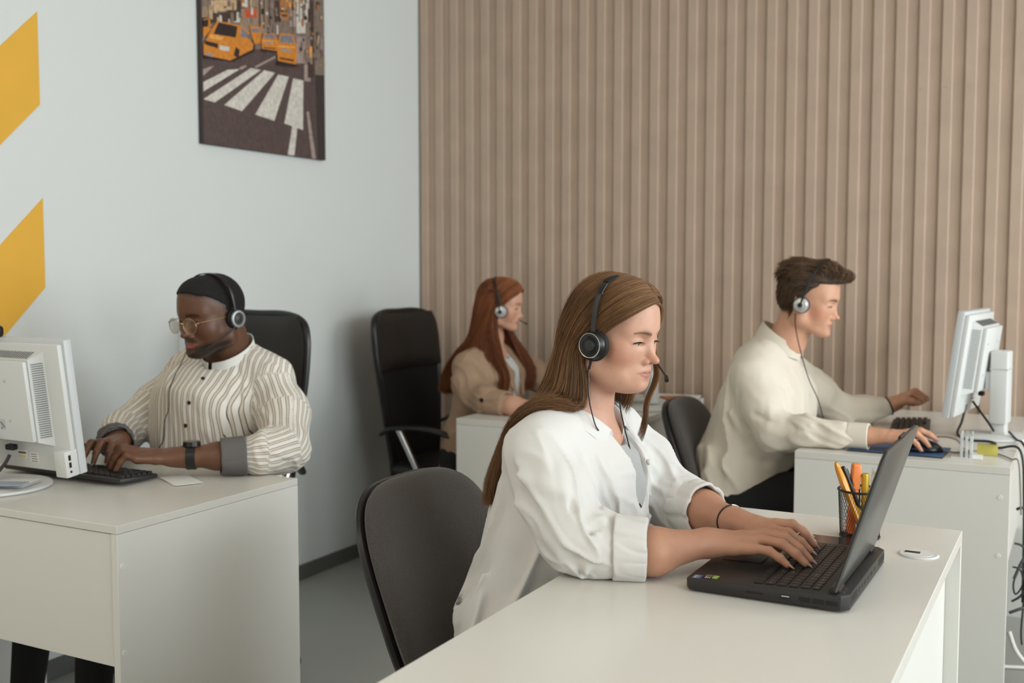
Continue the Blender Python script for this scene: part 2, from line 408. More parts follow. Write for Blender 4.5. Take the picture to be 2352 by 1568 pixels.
def mesh_chair(label, loc, rz, group='high-backed black mesh chairs', metal=None):
    t = thing('office_chair', label, 'chair', loc, rz, group)
    metal = metal or M['chrome']
    Ms = Matrix.Translation((.03, 0, .45)) @ Matrix(((0, 0, 1, 0), (1, 0, 0, 0), (0, 1, 0, 0), (0, 0, 0, 1)))
    B().pad(.50, .48, .085, 3.4, Mx=Ms, edge=5).done('seat', M['leather'], t)
    def fr(z):   # centre x and half width of the back at height z
        x = float(np.interp(z, [.36, .55, .80, 1.10], [-.20, -.215, -.235, -.27]))
        w = float(np.interp(z, [.36, .50, .60, .86, 1.0, 1.10], [.175, .185, .20, .235, .24, .225]))
        return x, w
    # side frame tube (closed loop), rounded at the top
    loop = []
    for z in np.linspace(.40, 1.04, 9): x, w = fr(z); loop.append((x + .03, -w, z))
    loop += [(fr(1.09)[0] + .024, -.205, 1.088), (fr(1.1)[0] + .010, -.12, 1.108), (fr(1.1)[0], 0, 1.108), (fr(1.1)[0] + .010, .12, 1.108), (fr(1.09)[0] + .024, .205, 1.088)]
    for z in np.linspace(1.04, .40, 9): x, w = fr(z); loop.append((x + .03, w, z))
    loop += [(-.18, .10, .375), (-.19, -.10, .375)]
    B().tube(loop, .014, 10, 4, closed=True).done('back_frame', M['blackplastic'], t)
    # mesh panel and headrest, curved sheets with thickness
    def sheet(z0, z1, th, n=14, m=12, bulge=.0):
        b = B(); rows = []
        for side in (0, 1):
            g_ = []
            for i in range(n + 1):
                z = z0 + (z1 - z0) * i / n; x, w = fr(z); row = []
                if z > 1.06: w -= (z - 1.06) * .55
                for j in range(m + 1):
                    y = -w + 2 * w * j / m
                    xx = x + .03 * (y / w) ** 2 + side * th + bulge * side * (1 - (y / w) ** 6) * (1 - (2 * i / n - 1) ** 6)
                    row.append(b.bm.verts.new((xx, y, z)))
                g_.append(row)
            rows.append(g_)
        for side in (0, 1):
            for i in range(n):
                for j in range(m):
                    q = rows[side]; b.bm.faces.new((q[i][j], q[i][j + 1], q[i + 1][j + 1], q[i + 1][j]))
        A, C = rows
        for i in range(n):
            for j in (0, m): b.bm.faces.new((A[i][j], A[i + 1][j], C[i + 1][j], C[i][j]))
        for j in range(m):
            for i in (0, n): b.bm.faces.new((A[i][j], A[i][j + 1], C[i][j + 1], C[i][j]))
        return b
    sheet(.40, .87, .005).done('mesh_back', M['mesh'], t)
    sheet(.865, 1.105, .020, bulge=.020).done('headrest', M['leather'], t)
    for s_ in (-1, 1):
        y = s_ * .275
        a = B().tube([(-.20, y * .86, .60), (-.12, y, .635), (.02, y, .645), (.14, y, .63), (.20, y * .98, .60)], [.013, .018, .02, .02, .014], 10, 5, flat=(Vector((0, 0, 1)), .6)).done('armrest', M['blackplastic'], t)
        B().cyl((-.085, y, .635), (.015, y * .96, .44), .0125, n=14).done('strut', metal, a)
        B().ball((.02, y * .96, .425), .03, 14, (1, .5, .8)).done('bracket', metal, a)
    star_base(t, M['chrome'])
    return t
c_m = mesh_chair('black high-backed office chair behind the man in striped shirt', (-2.517, 2.60, 0), rad(-90)); c_m.scale = (1, 1, 1.028)
mesh_chair('black mesh office chair with chrome strut behind the red-haired woman', (-2.385, 3.925, 0), rad(0))

# ------------------------------------------------------------------ monitors (local: screen faces +Y, back faces -Y, pivot at desk level)
def monitor(label, loc, rz, w=.41, h=.345, cz=.215, tilt=11, column=False, hub=False, group='white monitors'):
    t = thing('monitor', label, 'monitor', loc, rz, group)
    T = Matrix.Translation((0, .0, cz)) @ Matrix.Rotation(rad(tilt), 4, 'X')
    R3 = T.to_3x3()
    P = lambda x, y, z: T @ Vector((x, y, z))
    B().box(P(0, .008, 0), (w, .022, h), .003, 2, R=R3).done('bezel', M['bluegrey'], t)
    sc = B().box(P(0, .0195, .004), (w - .035, .002, h - .045), 0, R=R3).done('screen', M['screen'], t)
    # rear housing: stepped, bevelled box
    b = B()
    b.box(P(0, -.010, -.002), (w - .012, .016, h - .014), .005, 2, R=R3)
    hw, hh = (w * .375), (h * .355); dz = .022
    # frustum: big face at y=-.018, small face at y=-.052
    v = []
    for (yy, k) in ((-.016, 1.0), (-.050, .80)):
        for (sx, sz) in ((-1, -1), (1, -1), (1, 1), (-1, 1)):
            v.append(b.bm.verts.new(P(sx * (hw if k == 1 else hw - .020), yy, dz + sz * (hh if k == 1 else hh - .016))))
    for q in ((0, 3, 2, 1), (4, 5, 6, 7), (0, 1, 5, 4), (1, 2, 6, 5), (2, 3, 7, 6), (3, 0, 4, 7)): b.bm.faces.new([v[i] for i in q])
    b.box(P(0, -.056, dz), ((hw - .02) * 2 - .006, .012, (hh - .016) * 2 - .006), .003, 2, R=R3)
    hs = b.done('rear_housing', M['whiteplastic'], t)
    b = B()
    for sx in (-1, 1):
        for k in range(34):
            z = dz - hh + .028 + (2 * hh - .056) * k / 33
            p = P(sx * (hw - .0095), -.0335, z)
            b.box(p, (.027, .0022, .0018), 0, R=R3 @ Matrix.Rotation(sx * rad(59.5), 3, 'Z'))
    for k in range(36):
        x = -(hw - .03) + (2 * hw - .06) * k / 35
        b.box(P(x, -.0335, dz + hh - .0075), (.0018, .027, .0022), 0, R=R3 @ Matrix.Rotation(rad(25), 3, 'X'))
    b.done('vent_slots', M['ventdark'], t)
    # screws and stickers
    for sx in (-1, 1):
        for sz in (-1, 1):
            b = B(); b.cyl(P(sx * .075, -.0615, dz + sz * .05), P(sx * .075, -.0632, dz + sz * .05), .0035, n=12); b.done('screw', M['greyplastic'], t)
    b = B(); b.box(P(.046, -.0625, dz - .060), (.018, .0008, .026), 0, R=R3); b.mi = 1
    for k in range(5): b.box(P(.0405 + .0035 * k % .012, -.0631, dz - .055 - .0035 * k), (.0045, .0006, .0028), 0, R=R3)
    b.done('small_sticker', [M['greyplastic'], M['inkblue']], t)
    b = B(); b.box(P(.045, -.0186, -h / 2 + .042), (.032, .0008, .020), 0, R=R3); b.mi = 1
    b.box(P(.045, -.0192, -h / 2 + .045), (.028, .0005, .005), 0, R=R3); b.mi = 2
    b.box(P(.045, -.0192, -h / 2 + .036), (.028, .0005, .005), 0, R=R3)
    b.done('yellow_sticker', [M['paper'], M['inkbrown'], M['stickyellow']], t)
    b = B(); b.box(P(.088, -.0186, -h / 2 + .036), (.030, .0008, .026), 0, R=R3); b.mi = 1
    for k in range(4): b.box(P(.088, -.0192, -h / 2 + .044 - .006 * k), (.022, .0005, .0018), 0, R=R3)
    b.done('label_sticker', [M['paper'], M['inkbrown']], t)
    b = B().box(P(.042, -.045, dz - hh - .004), (.030, .016, .014), .002, 1, R=R3).done('connector', M['cable'], t)
    if hub:
        b = B(); b.box(P(w / 2 - .022, -.022, -h / 2 + .033), (.040, .038, .066), .003, 2, R=R3); b.mi = 1
        for dzz, hz in ((.016, .013), (-.002, .013)): b.box(P(w / 2 - .0015, -.028, -h / 2 + .033 + dzz), (.002, .006, hz), 0, R=R3)
        b.cyl(P(w / 2 - .002, -.028, -h / 2 + .014), P(w / 2 - .0008, -.028, -h / 2 + .014), .003, n=12)
        b.done('usb_hub', [M['whiteplastic'], M['blackplastic']], t)
    if column:
        B().box((0, -.098, .165), (.085, .052, .235), .006, 2).done('stand_column', M['whiteplastic'], t)
        B().box((0, -.098, .2245), (.0862, .0532, .004), 0).done('column_groove', M['greyplastic'], t)
        B().box((0, -.098, .03), (.06, .04, .05), .003).done('column_foot', M['whiteplastic'], t)
        B().box((0, -.066, .185), (.07, .02, .06), .003).done('vesa_bracket', M['bluegrey'], t)
        B().lathe([(0, .014), (.09, .012), (.115, .008), (.118, .003), (.116, 0), (0, 0)], (0, -.085, .0005), 48).done('stand_base', M['whiteplastic'], t)
    else:
        B().tube([(0, -.05, cz - .06), (0, -.075, .12), (0, -.075, .02)], [.022, .026, .03], 14, 5).done('stand_column', M['whiteplastic'], t)
        B().lathe([(0, .016), (.05, .014), (.115, .013), (.136, .008), (.138, .003), (.134, 0), (0, 0)], (0, -.055, .0005), 56).done('stand_base', M['whiteplastic'], t)
    return t
M['inkblue'] = mat('ink_blue', srgb(70, 84, 120), .7); M['inkbrown'] = mat('ink_brown', srgb(110, 92, 80), .7)
M['stickyellow'] = mat('sticker_yellow', srgb(214, 206, 120), .6)
m1 = monitor('white monitor seen from behind on the left desk, facing the man in striped shirt', (-2.392, 1.79, .75), 0, w=.46, h=.335, cz=.209, tilt=7, hub=True)
m2 = monitor('white monitor on a square column at the right edge, facing the young man', (-.322, 3.80, .75), rad(83), w=.38, h=.34, cz=.243, tilt=7, column=True)
m3 = monitor('pale monitor standing on the back desk, half hidden by the foreground woman', (-1.56, 3.95, .75), rad(97), w=.36, h=.26, cz=.17, tilt=6)
# webcam on the left monitor
wc = thing('webcam', 'black webcam clipped on top of the left monitor', 'webcam', (-2.440, 1.768, 1.124))
B().box((0, 0, .016), (.095, .03, .030), .010, 3).done('body', M['blackplastic'], wc)
B().cyl((0, .014, .016), (0, .020, .016), .009).done('lens', M['screen'], wc)
B().box((0, -.008, -.004), (.05, .035, .012), .003).done('clip', M['blackplastic'], wc)

# ------------------------------------------------------------------ keyboards
def keyboard(label, loc, rz, w=.44, d=.125, group='black desktop keyboards'):
    t = thing('keyboard', label, 'keyboard', loc, rz, group)
    Rt = Matrix.Rotation(rad(3.0), 3, 'X')
    b = B().box((0, 0, .012), (w, d, .012), .004, 2, R=Rt)
    b.done('case', M['darkplastic'], t)
    rows = 6; nx = 20; px = (w - .016) / nx; pz = (d - .018) / rows
    km = {}
    for r in range(rows):
        i = 0
        while i < nx:
            if r == 0 and i == 4: wd = 6
            elif r in (1, 2) and i in (0, 12): wd = 2
            else: wd = 1
            if wd not in km:
                bb = B().box((0, 0, 0), (px * wd - .0025, pz - .0028, .008), .0012, 1, taper=.9)
                o = bb.done('key', M['key'], t, smooth=False); km[wd] = o
            else:
                o = km[wd].copy(); COL.objects.link(o)
            if len([c for c in t.children if c.name.startswith('key')]) > 98: COL.objects.unlink(o); bpy.data.objects.remove(o); i += wd; continue
            p = Rt @ Vector((-w / 2 + .008 + px * (i + wd / 2), -d / 2 + .009 + pz * (r + .5), .0088))
            o.location = p + Vector((0, 0, .012)); o.rotation_euler = (rad(3), 0, 0)
            i += wd
    return t
# the user sits at +Y, so the keyboard is turned
keyboard('black keyboard under the hands of the man in striped shirt', (-2.33, 1.945, .7505), rad(180))
keyboard('black keyboard on the right desk beyond the young man\'s mouse hand', (-.50, 3.80, .7505), rad(-84), w=.36, d=.125)

# ------------------------------------------------------------------ laptop (local: user at -X, hinge at +X, near side -Y)
def laptop():
    t = thing('laptop', 'open black laptop with grey lid under the hands of the foreground woman', 'laptop', (-.449, 1.895, .75), rad(-.5))
    x0, x1, y0, y1 = -.134, .134, -.171, .171
    ZB, ZT = .004, .0265
    zt = lambda x: .0205 + (x - x0) / (x1 - x0) * .008
    b = B()
    # wedge base with chamfered corners
    poly = [(x0 + .008, y0), (x1 - .012, y0), (x1 - .001, y0 + .012), (x1 - .001, y1 - .012), (x1 - .012, y1), (x0 + .008, y1), (x0, y1 - .012), (x0, y0 + .012)]
    lo = [b.bm.verts.new((x, y, ZB)) for x, y in poly]; hi = [b.bm.verts.new((x, y, zt(x))) for x, y in poly]
    b.bm.faces.new(lo[::-1]); b.bm.faces.new(hi)
    for i in range(8): b.bm.faces.new((lo[i], lo[(i + 1) % 8], hi[(i + 1) % 8], hi[i]))
    bmesh.ops.bevel(b.bm, geom=list(b.bm.edges), offset=.0016, segments=2, profile=.5, affect='EDGES')
    base = b.done('base', M['laptop'], t)
    B().prism([(x1 - .020, y0 - .0004), (x1 - .008, y0 - .0004), (x1 + .004, y0 + .014), (x1 + .004, y1 - .014), (x1 - .008, y1 + .0004), (x1 - .020, y1 + .0004)], .0038, .0292, .0014).done('rear_block', M['laptop'], base)
    b = B()
    for yy in (y0 + .03, y1 - .03):
        for xx in (x0 + .02, x1 - .02): b.box((xx, yy, .0024), (.02, .012, .0045), .001, 1)
    b.done('rubber_foot', M['blackplastic'], base)
    # ports on the near side (-Y): slot, usb, three vents
    b = B()
    b.box((-.012, y0 - .0001, .0145), (.030, .0015, .0032), .0006, 1)
    for k in range(3): b.box((.070 + .0215 * k, y0 - .0001, .0150), (.0185, .0015, .0075), .0006, 1)
    b.done('vent', M['port'], base)
    b = B(); b.box((.0385, y0 - .0001, .0150), (.0150, .0016, .0068), .0004, 1); b.mi = 1; b.box((.0385, y0 - .0008, .0160), (.0125, .0012, .0016), 0)
    b.done('usb_port', [M['port'], M['greyplastic']], base)
    # rear vents and sockets on +X
    for s_ in (-1, 1):
        b = B()
        for k in range(5): b.box((x1 + .0038, s_ * (.150 - .0115 * k), .0180), (.0015, .0090, .0125), .0005, 1)
        b.done('rear_vent', M['port'], base)
    b = B()
    for yy, wd in ((-.080, .012), (-.056, .010), (-.030, .017), (.000, .010), (.028, .015), (.06, .006)): b.box((x1 + .0038, yy, .0175), (.0015, wd, .0065), .0005, 1)
    b.done('rear_port', M['port'], base)
    # touch pad outline
    B().box((-.078, .030, zt(-.078) + .0002), (.072, .105, .0006), .0003, 1, R=Matrix.Rotation(-math.atan2(.008, .268), 3, 'Y')).done('touchpad', M['touchpad'], base)
    # stickers at the near front corner
    b = B(); Ry = Matrix.Rotation(-math.atan2(.008, .268), 3, 'Y')
    def st(x, y, sx, sy, mi): b.mi = mi; b.box((x, y, zt(x) + .0005), (sx, sy, .0004), 0, R=Ry)
    st(-.118, -.150, .016, .022, 0); st(-.118, -.150, .010, .017, 1); st(-.100, -.150, .014, .012, 2); st(-.100, -.137, .014, .011, 3); st(-.088, -.142, .009, .018, 4)
    b.mi = 1
    for k in range(3): b.box((-.103 + .0035 * k, -.150, zt(-.1) + .0009), (.0012, .009 - .002 * k, .0003), 0, R=Ry)
    b.done('sticker', [M['inkblue'], M['paper'], M['port'], M['inkbrown'], M['stickgreen']], base, smooth=False)
    # keys, rows run along Y; user's right is the near side -Y
    rows = [
        [('Esc', 1)] + [('F%d' % k, 1) for k in range(1, 13)] + [('Ins', 1), ('Del', 1), ('Home', 1), ('End', 1), ('PgUp', 1), ('PgDn', 1)],
        [('`', 1)] + [(c, 1) for c in '1234567890-='] + [('Backspace', 2), ('Num', 1), ('/', 1), ('*', 1), ('-', 1)],
        [('Tab', 1.5)] + [(c, 1) for c in 'QWERTYUIOP[]'] + [('\\', 1.5), ('7', 1), ('8', 1), ('9', 1), ('+', 1)],
        [('Caps', 1.8)] + [(c, 1) for c in "ASDFGHJKL;'"] + [('Enter', 2.2), ('4', 1), ('5', 1), ('6', 1), ('+', 1)],
        [('Shift', 2.3)] + [(c, 1) for c in 'ZXCVBNM,./'] + [('Shift', 2.7), ('1', 1), ('2', 1), ('3', 1), ('Enter', 1)],
        [('Ctrl', 1.3), ('Fn', 1), ('Win', 1), ('Alt', 1.2), ('', 5.5), ('Alt', 1), ('Ctrl', 1), ('<', 1), ('v', 1), ('>', 1), ('0', 2), ('.', 1), ('', 1)],
    ]
    U = .0162; yL = .158; X0 = .082; pitch = .0194
    kc = 0; M90 = Matrix.Rotation(rad(-90), 3, 'Z')
    for r, row in enumerate(rows):
        tot = sum(q[1] for q in row); y = yL; u = U * 19 / tot
        hx = .0118 if r == 0 else .0152
        xx = X0 - (0 if r == 0 else (pitch * r - .002))
        for cap, wd in row:
            b = B(); cy = y - wd * u / 2
            b.mi = 0; b.box((xx, cy, zt(xx) + .0010), (hx, wd * u - .0022, .0022), .0006, 1, R=Ry)
            if cap:
                v, f = text_faces(cap, .0052 if len(cap) == 1 else .0036); b.mi = 1; n0 = len(b.bm.faces)
                vs = [b.bm.verts.new(Vector((xx, cy, zt(xx) + .00225)) + Ry @ (M90 @ Vector((q[0], q[1], 0)))) for q in v]
                for q in f: b.bm.faces.new([vs[i] for i in q])
                b._mark(n0)
            b.done('key', [M['key'], M['legend']], base, smooth=False); y -= wd * u; kc += 1
    # hinge and lid
    hinge = Vector((.113, 0, .030))
    for s_ in (-1, 1): B().cyl((hinge.x, s_ * .158, hinge.z), (hinge.x, s_ * .118, hinge.z), .0085, n=20).box((hinge.x + .004, s_ * .138, .026), (.022, .036, .010), .003).done('hinge', M['laptop'], base)
    R = Matrix.Rotation(rad(17.5), 3, 'Y'); H = .243
    c = hinge + R @ Vector((0, 0, H / 2 + .004))
    # lid: outer grey panel, corner-cut, and inner bezel and screen on the user's side (-X)
    poly = [(-.168, 0), (.168, 0), (.168, H - .016), (.156, H), (-.156, H), (-.168, H - .016)]
    Mx = Matrix.Translation(hinge + R @ Vector((0, 0, .004))) @ R.to_4x4() @ Matrix(((0, 0, 1, 0), (1, 0, 0, 0), (0, 1, 0, 0), (0, 0, 0, 1)))
    lid = B().prism(poly, .0015, .0052, .0008, Mx=Mx, seg=2).done('lid', M['lid'], t)
    B().prism([(a * .997, q * .997 + .0003) for a, q in poly], -.0022, .0015, .0006, Mx=Mx, seg=1).done('bezel', M['laptop'], lid)
    B().box(hinge + R @ Vector((-.0024, 0, H / 2 + .008)), (.0008, .31, H - .032), 0, R=R).done('screen', M['lapscreen'], lid)
    B().box(hinge + R @ Vector((-.0005, 0, H + .0055)), (.005, .05, .006), .001, 1, R=R).done('camera_notch', M['laptop'], lid)
    B().box(hinge + R @ Vector((-.004, -.158, H * .66)), (.004, .010, .05), .001, 1, R=R) .done('cable_clip', M['blackplastic'], lid) if False else None
    return t
M['port'] = mat('port_black', srgb(10, 10, 10), .5)
M['touchpad'] = mat('touchpad', srgb(34, 32, 31), .3)
M['stickgreen'] = mat('sticker_green', srgb(140, 178, 92), .5)
M['lapscreen'] = mat('laptop_screen', srgb(24, 26, 30), .2)
_lp = M['lapscreen'].node_tree.nodes['Principled BSDF']; _lp.inputs['Emission Color'].default_value = (.75, .85, 1, 1); _lp.inputs['Emission Strength'].default_value = .35
laptop()
ph = thing('phone', 'dark phone with red edge lying on the desk beyond the laptop keyboard', 'phone', (-.428, 2.150, .7502), rad(2))
B().box((0, 0, .005), (.140, .074, .008), .003, 2).done('body', mat('phone_red', srgb(130, 30, 42), .35), ph)
B().box((0, 0, .0092), (.134, .069, .001), .0004, 1).done('screen', M['screen'], ph)

# ------------------------------------------------------------------ pen holder and pens
PX, PY = -.388, 2.245
cup = thing('pen_holder', 'black wire mesh pen holder behind the laptop screen', 'pen holder', (PX, PY, .75))
b = B(); nT = 46; nZ = 30; r0, r1, hh = .0385, .0435, .098
for k in range(nT):
    for s_ in (-1, 1):
        pts = [( (r0 + (r1 - r0) * q / 8) * math.cos(2 * math.pi * k / nT + s_ * q * .115), (r0 + (r1 - r0) * q / 8) * math.sin(2 * math.pi * k / nT + s_ * q * .115), .003 + (hh - .005) * q / 8) for q in range(9)]
        b.tube(pts, .00042, 4, 1)
b.done('wire_mesh', M['blackplastic'], cup)
b = B()
b.tube([(r1 * math.cos(q), r1 * math.sin(q), hh) for q in [2 * math.pi * k / 24 for k in range(24)]], .0024, 10, 2, closed=True)
b.done('top_rim', M['blackplastic'], cup)
b = B().tube([(r0 * math.cos(q), r0 * math.sin(q), .003) for q in [2 * math.pi * k / 24 for k in range(24)]], .0022, 8, 2, closed=True).cyl((0, 0, .0005), (0, 0, .0022), r0, n=40)
b.done('base_plate', M['blackplastic'], cup)
M['orange'] = mat('orange_marker', srgb(232, 120, 52), .4); M['orangecap'] = mat('orange_cap', srgb(240, 140, 78), .4)
M['amber'] = mat('amber_plastic', srgb(214, 142, 34), .28, coat=.3); M['gold'] = mat('gold_barrel', srgb(196, 158, 50), .32, metal=.3)
def stick(name, label, cat, a, b_, build):
    a = Vector(a); b_ = Vector(b_)
    t = thing(name, label, cat, Vector((PX, PY, .753)) + a, 0, 'pens in the wire holder')
    t.rotation_euler = (b_ - a).to_track_quat('Z', 'Y').to_euler()
    build(t, (b_ - a).length); return t
def b_high(t, L):
    B().box((0, 0, L * .34), (.022, .016, L * .66), .004, 2).done('barrel', M['orange'], t)
    B().box((0, 0, L * .82), (.025, .018, L * .36), .004, 3).done('cap', M['orangecap'], t)
    B().box((.0, .009, L * .80), (.006, .003, L * .26), .001).done('clip', M['orangecap'], t)
def b_pen(bm_, cm):
    def f(t, L):
        B().lathe([(0, 0), (.0014, .001), (.0044, .012), (.0044, L * .62)], n=16).done('barrel', bm_, t)
        B().lathe([(.0050, L * .60), (.0052, L * .9), (.0046, L * .985), (.0025, L), (0, L)], n=16).done('cap', cm, t)
        B().box((0, .0068, L * .82), (.003, .0014, L * .26), .0005, 1).done('clip', cm, t)
    return f
def b_cutter(t, L):
    b = B(); b.tube([(0, 0, .0), (.001, 0, L * .4), (.0, 0, L * .72), (-.006, 0, L * .9), (-.003, 0, L)], [.007, .0095, .0115, .0100, .004], 12, 6, flat=(Vector((0, 1, 0)), .7)).done('handle', M['amber'], t)
    B().box((0, -.0080, L * .62), (.0035, .001, L * .28), .0004, 1).done('slider_slot', M['whiteplastic'], t)
def b_gold(t, L):
    B().lathe([(0, 0), (.0075, .004), (.0078, L * .97), (.0065, L), (0, L)], n=18).done('barrel', M['gold'], t)
    B().box((-.011, 0, L * .70), (.0022, .004, L * .55), .0006, 1).box((-.006, 0, L * .96), (.011, .005, .003), .0006, 1).done('clip', M['blackplastic'], t)
def b_knife(t, L):
    B().box((0, 0, L * .5), (.013, .005, L), .0024, 2).done('handle', M['whiteplastic'], t)
    B().cyl((0, -.0032, L * .93), (0, .0032, L * .93), .0038).done('rivet', M['greyplastic'], t)
# camera sees the holder from -Y; x to the right
stick('box_cutter', 'amber plastic cutter leaning left in the wire pen holder, leftmost of the pens', 'cutter', (.012, -.010, .0), (-.046, -.022, .150), b_cutter)
stick('ballpoint_pen', 'glossy black pen leaning left in the wire pen holder', 'pen', (.020, .008, .001), (-.034, -.014, .142), b_pen(M['blackplastic'], M['blackplastic']))
stick('highlighter', 'orange highlighter with flat cap standing in the wire pen holder', 'highlighter', (-.020, .004, .0), (-.010, .008, .146), b_high)
stick('marker', 'mustard and black marker standing in the wire pen holder beside the laptop edge', 'marker', (.008, .012, .0), (.008, .004, .128), b_gold)
stick('craft_knife', 'white folding knife with rivet in the wire pen holder, closest to the laptop', 'knife', (.018, -.012, .0), (.026, .010, .140), b_knife)
stick('yellow_pencil', 'mustard pen lying diagonally inside the wire pen holder', 'pen', (.026, -.016, .004), (-.022, .006, .085), b_pen(M['gold'], M['gold']))
